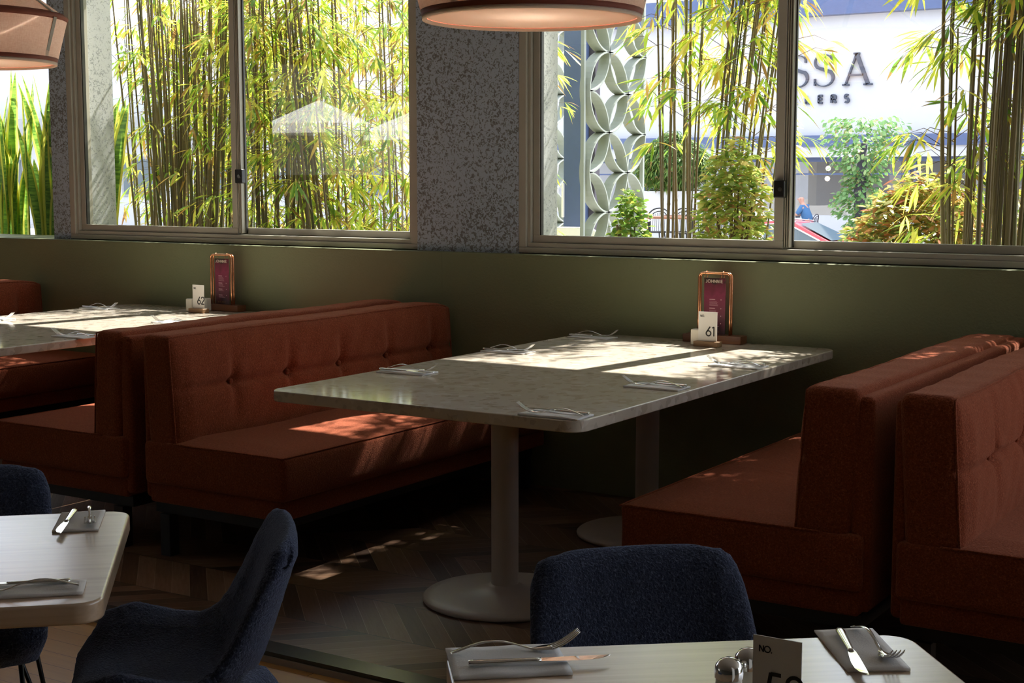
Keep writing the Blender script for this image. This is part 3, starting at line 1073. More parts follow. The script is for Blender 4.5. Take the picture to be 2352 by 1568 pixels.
def setting(x, y, z, rz, where, L=0.2, Wd=0.105, nap='napkin_w', ntype='white', seed=0, group='place settings', kx=0.0, kr=0.0, fr=0.0, vis=(1, 1, 1), fx=0.0, fy=0.022):
    c, s = cos(rz), sin(rz)

    def P(a, b):
        return (x + a * c - b * s, y + a * s + b * c)
    if vis[0]:
        o = napkin_mb(L, Wd, seed).build('napkin', nap, smooth=True)
        o.location = (x, y, z)
        o.rotation_euler = (0, 0, rz)
        tagp(o, '%s folded paper napkin %s' % (ntype, where), 'napkin', 'folded napkins')
    if vis[1]:
        if 'fork' not in _first:
            _first['fork'] = o = fork_mb().build('fork', 'steel', smooth=True)
        else:
            o = _first['fork'].copy()
            COL.objects.link(o)
        px, py = P(0.0 + fx, fy)
        o.location = (px, py, z + 0.0075)
        o.rotation_euler = (0, 0, rz + fr)
        tagp(o, 'steel fork with raised tines %s' % where, 'fork', 'steel forks')
    if vis[2]:
        if 'knife' not in _first:
            k = empty('knife', (0, 0, 0))
            h, b = knife_mbs()
            h.build('handle', 'steel', k, smooth=True)
            b.build('blade', 'steel', k, smooth=False)
            _first['knife'] = k
        else:
            k = copy_tree(_first['knife'])
        px, py = P(0.01 + kx, -0.024)
        k.location = (px, py, z + 0.0065)
        k.rotation_euler = (0, 0, rz + kr)
        tagp(k, 'steel table knife %s' % where, 'knife', 'steel knives')


TZ = 0.7505
OZ = 0.6805
setting(-3.108, 4.205, TZ, 0.03, 'nearest on the left side of the table numbered 61', seed=1, kr=0.04, fr=0.06)
setting(-3.140, 4.935, TZ, 0.02, 'midway along the left side of the table numbered 61', seed=2, kr=0.03, fr=-0.05)
setting(-3.115, 5.590, TZ, -0.02, 'farthest on the left side of the table numbered 61', seed=3, kr=0.05, fr=0.05)
setting(-2.165, 3.665, TZ, pi + 0.03, 'nearest on the right side of the table numbered 61', seed=4, kr=-0.02, fr=0.12)
setting(-2.175, 4.350, TZ, pi + 0.02, 'midway along the right side of the table numbered 61', seed=5, kr=-0.05, fr=0.1)
setting(-2.165, 5.005, TZ, pi - 0.02, 'in sunlight at the far right of the table numbered 61', seed=6, kr=-0.03, fr=0.08)
setting(-5.062, 4.385, TZ, pi + 0.02, 'nearest the bench back on the table numbered 62', seed=7, kr=-0.04, fr=0.1)
setting(-5.155, 5.070, TZ, pi + 0.02, 'mostly hidden behind the bench, table numbered 62', seed=8, fr=0.1)
setting(-6.075, 5.430, TZ, 0.03, 'far side of the table numbered 62, towards the wall', seed=9, kr=0.03, fr=-0.04)
setting(-6.065, 4.735, TZ, 0.03, 'at the left edge of the photo, table numbered 62', seed=10, fr=0.06)
rv1 = math.atan2(v1.y, v1.x)
setting(-2.530, 2.184, OZ, rv1, 'on the far edge of the lower left oak table', 0.185, 0.097, 'napkin_t', 'taupe', 11, kr=-0.05, fr=0.1, kx=0.02, fx=-0.005)
setting(-2.184, 1.751, OZ, R1 + pi + 0.02, 'on the near edge of the lower left oak table', 0.215, 0.093, 'napkin_t', 'pinkish taupe', 12, kr=-0.03, fr=0.08, kx=0.02, fy=0.018)
setting(-1.205, 1.892, OZ, R2 + 0.02, 'at the left end of the lower right oak table', 0.185, 0.143, 'napkin_w', 'white', 13, kr=0.0, fr=0.02, kx=0.035, fx=0.01, fy=0.033)
setting(-0.750, 2.250, OZ, rad(-55), 'beyond the number 59 card, lower right oak table', 0.205, 0.10, 'napkin_t', 'grey', 14, kr=-0.10, fr=0.05, kx=0.02)


# ------------------------------------------------------------------ number cards, shakers, menu stands
def number_card(x, y, z, rz, num, label, hw=0.0425, h=0.125, zoff=0.0):
    t = empty('number_card', (x, y, z), rz, label, 'table number', 'table number cards')
    MB().b2(-0.056, 0.056, -0.022, 0.022, 0, 0.022).build('stand', 'beech', t, bevel=0.002)
    c = MB().b2(-hw, hw, -0.001, 0.001, 0.012, 0.02 + h).build('card', 'card', t)
    m = MB()
    letters(m, 'NO.', -hw + 0.0095, 0.02 + h - 0.022, 0.0125, 0.12, -0.0011)
    m.build('small_lettering', 'ink', c)
    m = MB()
    letters(m, num, hw - 0.0505, 0.044 + zoff, 0.052, 0.105, -0.0011, 0.06)
    m.build('number', 'ink', c)
    return t


number_card(-2.540, 5.548, TZ, 0.0, '61', 'white number 61 card in a small wooden block, before the copper menu stand')
number_card(-5.455, 5.548, TZ, -0.05, '62', 'white number 62 card in a small wooden block on the left table')
number_card(-0.720, 1.814, OZ, rad(0), '59', 'white number 59 card at the bottom edge of the photo', 0.035, zoff=0.012)


def salt_block(x, y, rz, sx, label):
    t = empty('salt_cellar', (x, y, TZ), rz, label, 'salt cellar', 'white ceramic cellars')
    MB().b2(-sx / 2, sx / 2, -0.021, 0.021, 0, 0.068).build('body', 'ceramic', t, bevel=0.006, seg=3)
    m = MB()
    for a, b in ((-0.007, -0.006), (0.007, -0.006), (0, 0.007)):
        m.lathe([(0, 0.0683), (0.0014, 0.0683), (0.0014, 0.067)], (a, b, 0), 8)
    m.build('holes', 'ink', t)


salt_block(-2.604, 5.580, 0.02, 0.042, 'white ceramic cellar beside the number 61 card')
salt_block(-2.590, 5.632, 0.02, 0.042, 'white ceramic cellar half hidden behind the number 61 card')
salt_block(-5.545, 5.585, 0.02, 0.042, 'white ceramic cellar beside the number 62 card')
salt_block(-5.497, 5.645, 0.02, 0.042, 'white ceramic cellar half hidden behind the number 62 card')


def shaker(x, y, label):
    t = empty('shaker', (x, y, OZ), 0, label, 'shaker', 'steel domed shakers')
    MB().lathe([(0, 0), (0.02, 0), (0.022, 0.004), (0.019, 0.05), (0.019, 0.062), (0, 0.062)], n=28).build('body', 'ceramic', t, angle=40)
    MB().lathe([(0.0205, 0.056), (0.0212, 0.064), (0.0195, 0.074), (0.014, 0.081), (0.007, 0.0845), (0, 0.0855)], n=28).build('cap', 'steel', t, smooth=True)
    m = MB()
    for k in range(6):
        a = k * pi / 3
        m.lathe([(0, 0.0845), (0.0012, 0.0842), (0.0012, 0.081)], (0.009 * cos(a), 0.009 * sin(a), -0.0012), 6)
    m.build('holes', 'ink', t)


shaker(-0.815, 1.870, 'domed steel shaker nearer the bottom edge, left of the number 59 card')
shaker(-0.808, 1.925, 'domed steel shaker touching the number 59 card, behind its twin')


def menu_stand(x, y, rz, label, sc=1.0):
    t = empty('menu_stand', (x, y, TZ), rz, label, 'menu stand', 'copper menu stands')
    MB().b2(-0.135, 0.135, -0.034, 0.034, 0, 0.034).build('wooden_base', 'walnut', t, bevel=0.002)
    H, hw, rr = 0.297, 0.0725, 0.018
    for yy in (-0.008, 0.010):
        path = [(-hw, yy, 0.03), (-hw, yy, 0.1), (-hw, yy, 0.2), (-hw, yy, H - rr)]
        path += [(-hw + rr - rr * cos(rad(a)), yy, H - rr + rr * sin(rad(a))) for a in (22, 45, 67, 90)]
        path += [(0, yy, H)]
        path += [(hw - rr + rr * sin(rad(a)), yy, H - rr + rr * cos(rad(a))) for a in (0, 22, 45, 67, 90)]
        path += [(hw, yy, 0.2), (hw, yy, 0.1), (hw, yy, 0.03)]
        MB().tube(path, 0.0048, 10).build('copper_tube', 'copper', t, smooth=True)
    for dx in (-0.042, 0.036):
        pts = [(dx + 0.002 * sin(a), 0.001 + 0.016 * cos(a), H - 0.008 + 0.016 * sin(a)) for a in [2 * pi * k / 16 for k in range(16)]]
        MB().tube(pts, 0.0011, 6, closed=True).build('ring', 'copper', t, smooth=True)
    bd = MB().b2(-0.0495, 0.0495, -0.0015, 0.0015, -0.242, 0.0).build('menu_board', 'poster', t)
    bd.location = (-0.002, 0.001, H - 0.02)
    m = MB()
    letters(m, 'JOHNNIE', -0.043, -0.021, 0.0185, 0.14, -0.0016, 0.13)
    m.build('upper_lettering', 'cream_ink', bd)
    m = MB()
    letters(m, 'WALKER', -0.033, -0.236, 0.014, 0.10, -0.0016, 0.12)
    m.build('lower_lettering', 'twig', bd)
    m = MB()
    r = random.Random(3)
    for z0, n in ((-0.094, 5), (-0.132, 3), (-0.164, 1), (-0.196, 2)):
        m.b2(-0.024, 0.002, -0.0019, -0.0015, z0, z0 + 0.0032)
        m.b2(0.028, 0.031, -0.0019, -0.0015, z0 - 0.001, z0 + 0.003)
        for k in range(n):
            m.b2(-0.024, -0.024 + r.uniform(0.03, 0.045), -0.0018, -0.0015, z0 - 0.007 - 0.0045 * k, z0 - 0.0062 - 0.0045 * k)
    m.build('menu_text', 'pink_ink', bd)
    return t


menu_stand(-2.578, 5.702, 0.0, 'copper tube menu stand with a burgundy drinks card on the table numbered 61')
menu_stand(-5.430, 5.702, 0.0, 'copper tube menu stand with a burgundy drinks card on the table numbered 62')


# ------------------------------------------------------------------ blue shell chairs
def shell_point(u, v):
    """v 0..1 from the seat front to the top of the back, u -1..1 across; local x is the way the chair faces"""
    key = [(0.00, 0.150, 0.385, 0.205, 0.000), (0.04, 0.168, 0.415, 0.220, 0.015), (0.09, 0.160, 0.438, 0.232, 0.040), (0.16, 0.125, 0.445, 0.238, 0.075), (0.24, 0.075, 0.443, 0.242, 0.088),
           (0.36, 0.00, 0.438, 0.242, 0.072), (0.48, -0.08, 0.440, 0.238, 0.060), (0.56, -0.135, 0.452, 0.230, 0.072), (0.62, -0.168, 0.485, 0.222, 0.066), (0.68, -0.190, 0.535, 0.214, 0.054),
           (0.78, -0.216, 0.610, 0.207, 0.040), (0.90, -0.243, 0.695, 0.201, 0.030), (0.97, -0.258, 0.738, 0.196, 0.022), (1.0, -0.263, 0.752, 0.188, 0.018)]
    for i in range(len(key) - 1):
        if v <= key[i + 1][0]:
            a, b = key[i], key[i + 1]
            f = (v - a[0]) / (b[0] - a[0])
            f0 = f
            p = [a[k] + (b[k] - a[k]) * f0 for k in range(1, 5)]
            dv = Vector((b[1] - a[1], 0, b[2] - a[2])).normalized()
            break
    nrm = Vector((dv.z, 0, -dv.x))
    if nrm.z < 0 and v < 0.5:
        nrm = -nrm
    nrm = Vector((0, 1, 0)).cross(dv)
    if (v < 0.5 and nrm.z < 0) or (v >= 0.5 and nrm.x < 0):
        nrm = -nrm
    w = p[2]
    # rounded upper corners of the back
    if v > 0.93:
        k = (v - 0.93) / 0.07
        w *= (1 - 0.05 * k * k)
    au = abs(u)
    c = Vector((p[0], u * w, p[1])) + nrm * (p[3] * au ** 2.6)
    # corner rounding of the top edge
    if v > 0.80:
        c.z -= 0.022 * au ** 9 * (v - 0.8) / 0.2
    if v < 0.2:
        c.x -= 0.045 * au ** 4 * (1 - v / 0.2)
    return c, nrm


def shell_chair(loc, rz, label, seed):
    t = empty('shell_chair', (*loc, FZ), rz, label, 'chair', 'navy boucle shell chairs')
    r = random.Random(seed)
    NU, NV = 34, 64
    T = 0.052
    mb = MB()
    top, bot = [], []
    pts = {}
    for i in range(NV + 1):
        for j in range(NU + 1):
            u, v = 2 * j / NU - 1, i / NV
            pts[i, j] = shell_point(u, v)[0]
    nor = {}
    for i in range(NV + 1):
        for j in range(NU + 1):
            a = pts[min(i + 1, NV), j] - pts[max(i - 1, 0), j]
            b = pts[i, min(j + 1, NU)] - pts[i, max(j - 1, 0)]
            n = a.cross(b).normalized()
            nor[i, j] = n
    if nor[NV // 4, NU // 2].z < 0:
        for k in nor:
            nor[k] = -nor[k]
    # closed padded skin: top side, rounded rim, underside
    edge = [(i, 0) for i in range(NV + 1)] + [(NV, j) for j in range(1, NU + 1)] + [(i, NU) for i in range(NV - 1, -1, -1)] + [(0, j) for j in range(NU - 1, 0, -1)]
    idx = {}
    vs = []

    def nz():
        return r.uniform(-0.0011, 0.0011)
    for sd in (1, -1):
        for (i, j), p in pts.items():
            e = min(i, NV - i, j, NU - j) / 3.0
            th = T / 2 * (min(1, 0.62 + 0.38 * e))
            vs.append(p + nor[i, j] * (sd * th + nz()))
            idx[sd, i, j] = len(vs) - 1
    fs = []
    for i in range(NV):
        for j in range(NU):
            q = (idx[1, i, j], idx[1, i + 1, j], idx[1, i + 1, j + 1], idx[1, i, j + 1])
            fs.append(q)
            q = (idx[-1, i, j], idx[-1, i + 1, j], idx[-1, i + 1, j + 1], idx[-1, i, j + 1])
            fs.append(tuple(reversed(q)))
    m = len(edge)
    cen = sum(pts.values(), Vector()) / len(pts)
    ring = []
    for k, (i, j) in enumerate(edge):
        out = Vector()
        if j == 0:
            out += pts[i, 0] - pts[i, 1]
        if j == NU:
            out += pts[i, NU] - pts[i, NU - 1]
        if i == 0:
            out += pts[0, j] - pts[1, j]
        if i == NV:
            out += pts[NV, j] - pts[NV - 1, j]
        out.normalize()
        rr = []
        for h, o_ in ((0.5, 0.011), (0.0, 0.015), (-0.5, 0.011)):
            vs.append(pts[i, j] + out * o_ + nor[i, j] * (T / 2 * 0.62 * h + nz()))
            rr.append(len(vs) - 1)
        ring.append([idx[1, i, j]] + rr + [idx[-1, i, j]])
    for k in range(m):
        a, b = ring[k], ring[(k + 1) % m]
        for q in range(4):
            fs.append((a[q], a[q + 1], b[q + 1], b[q]))
    mb.add(vs, fs)
    o = fix_normals(mb.build('seat_shell', 'blue', t, smooth=True))
    # stitched seam where the seat pad meets the raised sides
    for sgn in (-1, 1):
        st = MB()
        for k in range(40):
            v = 0.18 + 0.36 * k / 40
            p, _ = shell_point(sgn * 0.80, v)
            q, _ = shell_point(sgn * 0.80, v + 0.005)
            i, j = int(v * NV), int((sgn * 0.80 + 1) / 2 * NU)
            off = nor[i, j] * (T / 2 + 0.0012)
            st.tube([p + off, q + off], 0.0014, 5)
        st.build('stitching', 'blue_seam', o)
    for lx, ly in ((0.13, 0.13), (0.13, -0.13), (-0.12, 0.13), (-0.12, -0.13)):
        m2 = MB()
        sx, sy = (1 if lx > 0 else -1), (1 if ly > 0 else -1)
        foot = (lx + sx * 0.085, ly + sy * 0.085, 0.006)
        for d in (-0.055, 0.055):
            m2.tube([(lx + d * 0.7, ly - d * sx * sy * 0.7, 0.428), foot], 0.0058, 8)
        m2.build('hairpin_leg', 'blackmetal', t, smooth=True)
    MB().box((0.0, 0, 0.418), (0.34, 0.34, 0.008)).build('mounting_plate', 'blackmetal', t)
    return t


def chair_at(topc, face, label, seed):
    f = Vector((cos(face), sin(face)))
    c = Vector(topc) * 1.058 + f * 0.262
    return shell_chair((c.x, c.y), face, label, seed)


chair_at((-1.875, 2.140), R1 + pi, 'navy boucle shell chair seen in profile, right of the lower left oak table', 1)
chair_at((-1.215, 2.335), math.atan2(v2.y, v2.x) + rad(5), 'navy boucle shell chair with its back to the stone table, behind the number 59 table', 2)
chair_at((-2.905, 2.165), rv1, 'navy boucle shell chair behind the far side of the lower left oak table', 3)
chair_at((-1.272, 1.345), R2, 'navy boucle chair at the bottom edge, only its back top showing', 4)


# ------------------------------------------------------------------ pendant lamps
def pendant(x, y, z, label):
    t = empty('pendant_lamp', (x, y, z), 0, label, 'lamp', 'peach drum pendant lamps')
    rb, rm, h = 0.372, 0.425, 0.205
    MB().lathe([(rb, 0.0), (rm, h), (0.13, h + 0.215)], n=96).build('shade', 'linen', t, angle=30, solid=0.003)
    MB().lathe([(rb + 0.0025, 0.004), (rb + 0.0085, 0.026), (rb + 0.004, 0.027), (rb - 0.003, 0.004)], n=96, closed=True).build('lower_ribbon', 'ribbon_br', t, smooth=True)
    MB().lathe([(rm - 0.002, h - 0.016), (rm + 0.006, h), (rm - 0.012, h + 0.016), (rm - 0.018, h + 0.010), (rm - 0.006, h - 0.004)], n=96, closed=True).build('upper_ribbon', 'ribbon_br', t, smooth=True)
    MB().lathe([(rb - 0.010, -0.004), (rb + 0.003, -0.004), (rb + 0.004, 0.006), (rb - 0.010, 0.006)], n=96, closed=True).build('rim', 'diffuser', t, smooth=False)
    MB().lathe([(0.0, 0.008), (rb - 0.012, 0.008), (rb - 0.012, 0.011), (0, 0.011)], n=96).build('diffuser', 'diffuser', t)
    for k in range(6):
        a = 2 * pi * k / 6 + rad(-100)
        m = MB()
        for r0, z0, r1, z1 in ((rb + 0.004, 0.02, rm + 0.003, h - 0.01), (rm - 0.008, h + 0.012, 0.132, h + 0.217)):
            d = 0.0125
            vs = []
            for rr, zz in ((r0, z0), (r1, z1)):
                for sg in (-1, 1):
                    vs.append((rr * cos(a) - sg * d * sin(a), rr * sin(a) + sg * d * cos(a), zz))
            m.add(vs, [(0, 1, 3, 2)])
        m.build('seam_ribbon', 'ribbon_gr', t, solid=0.0025)
    MB().lathe([(0.128, h + 0.212), (0.134, h + 0.222), (0.128, h + 0.226), (0.0, h + 0.226), (0, h + 0.21)], n=48).build('top_cap', 'ribbon_br', t)
    bl = bpy.data.lights.new('bulb_light', 'POINT')
    bl.energy = 15.0
    bl.shadow_soft_size = 0.05
    bl.color = (1.0, 0.93, 0.86)
    bo = bpy.data.objects.new('bulb_light', bl)
    COL.objects.link(bo)
    bo.parent = t
    bo.location = (0, 0, 0.16)
    zc = 3.2 - z
    MB().tube([(0, 0, h + 0.22), (0, 0, zc - 0.03)], 0.004, 8).build('cord', 'blackmetal', t)
    MB().lathe([(0, zc - 0.03), (0.055, zc - 0.03), (0.06, zc), (0, zc)], n=24).build('ceiling_rose', 'blackmetal', t)
    return t


pendant(-2.645, 4.310, 1.988, 'large peach linen pendant lamp hanging over the table numbered 61')
pendant(-5.600, 4.300, 1.963, 'peach linen pendant lamp at the top left corner, over the table numbered 62')


# ------------------------------------------------------------------ outside: ground and buildings
struct('ground', MB().b2(-60, 30, 6.2, 29.0, -1.2, 0.0).b2(5.0, 30, -15, 6.2, -1.2, 0.0), 'ground')
struct('ground', MB().b2(-60, 30, 29.0, 37.0, -1.3, -1.0), 'asphalt')
struct('ground', MB().b2(-60, 30, 37.0, 70.0, -1.3, -0.3), 'ground')


def leaf_geo(mb, base, d, up, L, w, droop=0.3, seg=3):
    """one lens shaped leaf from base along d"""
    d = d.normalized()
    side = d.cross(up)
    if side.length < 1e-4:
        side = Vector((1, 0, 0))
    side.normalize()
    prof = (0.35, 1.0, 0.75) if seg == 3 else (0.9,)
    vs = [base]
    uv = [(0.5, 0.0)]
    n = len(prof)
    for k, q in enumerate(prof):
        f = (k + 1) / (n + 1)
        p = base + d * (L * f) + Vector((0, 0, -droop * L * f * f))
        vs += [p - side * w * q / 2, p + side * w * q / 2]
        uv += [(0, f), (1, f)]
    vs.append(base + d * L + Vector((0, 0, -droop * L)))
    uv.append((0.5, 1.0))
    fs = [(0, 1, 2)]
    for k in range(n - 1):
        a = 1 + 2 * k
        fs.append((a, a + 2, a + 3, a + 1))
    fs.append((2 * n - 1, 2 * n + 1, 2 * n))
    mb.add(vs, fs, uv)


def bamboo(x, y, z0, n, spread, H, label, seed, leaves=900, lz=(0.4, 1.0), rad_=(0.008, 0.016), reach=0.45, bare=0.0, lean=0.12, bias=(0, 0), lsize=1.0):
    r = random.Random(seed)
    t = empty('bamboo_clump', (x, y, z0), 0, label, 'bamboo', 'bamboo clumps outside the windows')
    ctrl = []
    for k in range(n):
        bx, by_ = r.gauss(0, spread * 0.5), r.gauss(0, spread * 0.42)
        tx, ty = bx * 1.5 + r.gauss(0, lean) + bias[0], by_ * 1.3 + r.gauss(0, lean * 0.7) + bias[1]
        h = H * r.uniform(0.82, 1.05)
        r0 = r.uniform(*rad_)
        path, rr = [], []
        nn = 13
        for i in range(nn + 1):
            f = i / nn
            p = (bx + (tx - bias[0] - bx) * f + bias[0] * (f ** 1.9 if bias[0] > 0 else f) + 0.04 * (tx - bx) * sin(3 * f), by_ + (ty - by_) * f, h * f)
            path.append(Vector(p))
            rr.append(r0 * (1 - 0.55 * f))
        # nodes as small collars along the culm
        P2_, R2_ = [], []
        for i in range(nn):
            a, b = path[i], path[i + 1]
            P2_ += [a, a.lerp(b, 0.035), a.lerp(b, 0.07)]
            R2_ += [rr[i] * 1.0, rr[i] * 1.22, rr[i] * 0.98]
        P2_.append(path[-1])
        R2_.append(rr[-1])
        MB().tube(P2_, R2_, 7).build('culm', 'culm', t, smooth=True)
        ctrl.append((path, rr))
    fo = MB()
    tw = MB()
    made = 0
    while made < leaves:
        path, rr = r.choice(ctrl)
        f = lz[0] + (lz[1] - lz[0]) * r.random() ** 0.9
        i = min(len(path) - 2, int(f * (len(path) - 1)))
        a = path[i].lerp(path[i + 1], r.random())
        ang = r.uniform(0, 2 * pi)
        tl = reach * r.uniform(0.25, 1.0)
        dirv = Vector((cos(ang), sin(ang) * 0.8, r.uniform(0.1, 0.9))).normalized()
        b = a + dirv * tl * 0.6
        c = a + dirv * tl + Vector((0, 0, -0.25 * tl))
        tw.tube([a, b, c], [0.0022, 0.0016, 0.0008], 3, cap=False)
        for cc in range(r.choice((1, 2, 2, 3))):
            ctr = b.lerp(c, r.random() if cc else 1.0)
            hd = Vector((dirv.x, dirv.y, 0))
            for q in range(r.randint(3, 6)):
                a2 = r.gauss(0, 0.75)
                dd = Vector((hd.x * cos(a2) - hd.y * sin(a2), hd.x * sin(a2) + hd.y * cos(a2), r.uniform(-0.9, 0.15)))
                if dd.length < 0.05:
                    continue
                leaf_geo(fo, ctr, dd, Vector((r.uniform(-.6, .6), r.uniform(-.6, .6), 1)), lsize * r.uniform(0.09, 0.18), lsize * r.uniform(0.013, 0.022), r.uniform(0.1, 0.5))
                made += 1
    tw.build('twigs', 'twig', t)
    fo.build('foliage', 'leaf', t, kind='stuff')
    return t


struct('wall_planter', MB().b2(-6.7, P2[0] + 0.2, 6.50, 6.57, 0, 0.95), 'concrete')
G0 = 0.05
# behind window 1
bamboo(-7.02, 7.10, G0, 52, 0.26, 2.95, 'dense brown bamboo clump in the left pane, beside the speckled pier', 11, 420, (0.4, 1), (0.007, 0.014), 0.3)
bamboo(-7.45, 7.22, G0, 14, 0.20, 2.95, 'thin bamboo clump right beside the speckled pier outside', 20, 675, (0.35, 1), (0.006, 0.012), 0.3)
bamboo(-7.75, 7.60, G0, 18, 0.34, 2.95, 'brown bamboo clump farthest left behind the left window', 12, 675, (0.38, 1), (0.007, 0.013), 0.4)
bamboo(-6.62, 7.10, G0, 10, 0.34, 2.95, 'yellow lit bamboo in the left pane beside the mullion', 13, 1950, (0.30, 1), (0.005, 0.009), 0.5)
bamboo(-6.15, 6.98, G0, 16, 0.18, 2.95, 'dark green bamboo clump just right of the left window mullion', 14, 1125, (0.32, 1), (0.008, 0.014), 0.4)
bamboo(-5.62, 6.92, G0, 14, 0.15, 2.95, 'slanting dark bamboo stems in the right pane of the left window', 15, 1275, (0.30, 1), (0.008, 0.013), 0.45, bias=(-0.38, 0))
bamboo(-5.30, 7.20, G0, 16, 0.30, 2.95, 'bamboo clump before the pale house, left window', 16, 1650, (0.30, 1), (0.005, 0.011), 0.45)
bamboo(-6.35, 7.9, G0, 14, 0.55, 2.95, 'hindmost yellow bamboo behind the right pane of the left window', 17, 2700, (0.30, 1), (0.005, 0.010), 0.55)
bamboo(-7.5, 8.2, G0, 14, 0.55, 2.95, 'hindmost yellow bamboo behind the left pane of the left window', 18, 2400, (0.30, 1), (0.005, 0.010), 0.55)
bamboo(-5.35, 7.9, G0, 10, 0.4, 2.95, 'thin bamboo clump next to the speckled middle pillar', 19, 1500, (0.32, 1), (0.005, 0.010), 0.5)
# behind window 2
bamboo(-3.58, 7.30, G0, 9, 0.13, 3.8, 'bamboo clump before the ring screen', 21, 825, (0.50, 1), (0.007, 0.012), 0.30, bias=(-0.03, 0))
bamboo(-3.26, 7.25, G0, 20, 0.14, 4.2, 'yellow green bamboo clump left of the right window mullion', 22, 3200, (0.40, 1), (0.005, 0.010), 0.25, lean=0.05, bias=(0.40, 0))
bamboo(-1.56, 6.58, G0, 60, 0.20, 3.2, 'dense dark bamboo clump at the right edge beside the shop letters', 23, 4600, (0.70, 1), (0.007, 0.014), 0.32, lean=0.05, bias=(0.12, 0))
bamboo(-1.84, 6.66, G0, 5, 0.05, 2.45, 'few bamboo stems with leaf sprays reaching over the shop wall', 25, 480, (0.46, 0.84), (0.006, 0.009), 0.36, lean=0.03)
bamboo(-1.45, 7.4, G0, 14, 0.3, 3.4, 'bamboo clump behind the dark clump at the right edge', 24, 1650, (0.3, 1), (0.006, 0.012), 0.45)


def bush(x, y, z0, rx, ry, rz_, n, mat, label, name, cat, seed, L=(0.03, 0.06), w=0.4, stems=8, cone=0.0, shell=0.55, droop=0.2, group=None):
    r = random.Random(seed)
    t = empty(name, (x, y, z0), 0, label, cat, group)
    s = MB()
    for k in range(stems):
        a = r.uniform(0, 2 * pi)
        q = r.uniform(0.2, 0.75)
        s.tube([(0.1 * rx * cos(a), 0.1 * ry * sin(a), -z0 if z0 < 1.1 else 0), (0.15 * rx * cos(a), 0.15 * ry * sin(a), 0), (0.5 * q * rx * cos(a), 0.5 * q * ry * sin(a), rz_ * 0.9), (q * rx * cos(a), q * ry * sin(a), rz_ * 1.5)], [0.014, 0.012, 0.009, 0.004], 5)
    s.build('stems', 'twig', t, smooth=True)
    f = MB()
    for k in range(n):
        while True:
            p = Vector((r.uniform(-1, 1), r.uniform(-1, 1), r.uniform(-1, 1)))
            if shell < p.length < 1:
                break
        hw = 1 - cone * max(0, p.z)
        q = Vector((p.x * rx * hw, p.y * ry * hw, rz_ + p.z * rz_))
        q += Vector((r.gauss(0, 0.05), r.gauss(0, 0.05), r.gauss(0, 0.04))) * rx
        for m in range(3):
            a = r.uniform(0, 2 * pi)
            d = Vector((cos(a) + p.x * 0.6, sin(a) + p.y * 0.6, r.uniform(-0.5, 0.6)))
            LL = r.uniform(*L)
            leaf_geo(f, q, d, Vector((r.uniform(-1, 1), r.uniform(-1, 1), 1)), LL, LL * w, droop)
    f.build('foliage', mat, t, kind='stuff')
    return t


bush(-2.30, 7.75, 0.55, 0.46, 0.38, 0.46, 3200, 'leaf_red', 'red and yellow leaved shrub below the shop window, right pane of the right window', 'nandina_shrub', 'shrub', 31, (0.04, 0.085), 0.32, 10, 0.3)
bush(-3.03, 6.92, 0.55, 0.20, 0.18, 0.56, 1300, 'leaf_yel', 'yellow leaved shrub left of the mullion of the right window', 'yellow_shrub', 'shrub', 32, (0.035, 0.075), 0.38, 8, 0.2)
bush(-3.85, 7.35, 0.50, 0.14, 0.12, 0.46, 520, 'leaf_climb', 'small round leaved climber beside the ring screen', 'climber', 'plant', 33, (0.035, 0.06), 0.55, 5, 0.2)
bush(-6.3, 9.6, 0.4, 0.55, 0.4, 0.45, 1100, 'leaf_yel', 'low yellow green shrub at the foot of the bamboo behind the left window', 'low_shrub', 'shrub', 34, (0.04, 0.08), 0.4)

# snake plants on the left
struct('wall_planter', MB().b2(-12, -7.0, 6.24, 6.6, 0, 0.98), 'concrete')


def snake_plant(x, y, n, label, seed, hmin=0.6, hmax=1.05):
    r = random.Random(seed)
    t = empty('snake_plant', (x, y, 0.98), 0, label, 'plant', 'snake plants')
    for k in range(n):
        a = r.uniform(0, 2 * pi)
        b = Vector((r.gauss(0, 0.06), r.gauss(0, 0.05), 0.0))
        H = r.uniform(hmin, hmax)
        ln = r.uniform(0.05, 0.32)
        fa = r.uniform(-0.9, 0.9)
        m = MB()
        vs, uv, fs = [], [], []
        N = 16
        wmax = r.uniform(0.034, 0.050)
        tw_ = r.uniform(-0.9, 0.9)
        for i in range(N + 1):
            f = i / N
            c = b + Vector((cos(a) * ln * f ** 2 * H, sin(a) * 0.5 * ln * f ** 2 * H, H * f - 0.03 * sin(f * 5 + k)))
            w = wmax * (0.55 + 1.3 * f - 1.85 * f ** 3.2) if f < 0.999 else 0.0006
            w = max(w, 0.0006)
            an = fa + tw_ * f
            sx = Vector((cos(an), sin(an), 0))
            nn = Vector((-sin(an), cos(an), 0))
            vs += [c - sx * w, c + nn * w * 0.32, c + sx * w]
            uv += [(0, f), (0.5, f), (1, f)]
        for i in range(N):
            q = i * 3
            fs += [(q, q + 1, q + 4, q + 3), (q + 1, q + 2, q + 5, q + 4)]
        m.add(vs, fs, uv)
        m.build('leaf', 'snake', t, smooth=True)
    return t


snake_plant(-7.14, 6.42, 17, 'tall snake plant nearest the narrow speckled pillar', 41)
snake_plant(-7.40, 6.38, 17, 'yellow edged snake plant second from the narrow speckled pillar', 42, 0.65, 1.15)
snake_plant(-7.66, 6.44, 17, 'snake plant third from the narrow speckled pillar', 43, 0.6, 1.2)
snake_plant(-7.93, 6.40, 17, 'snake plant at the left edge of the photo', 44, 0.6, 1.2)


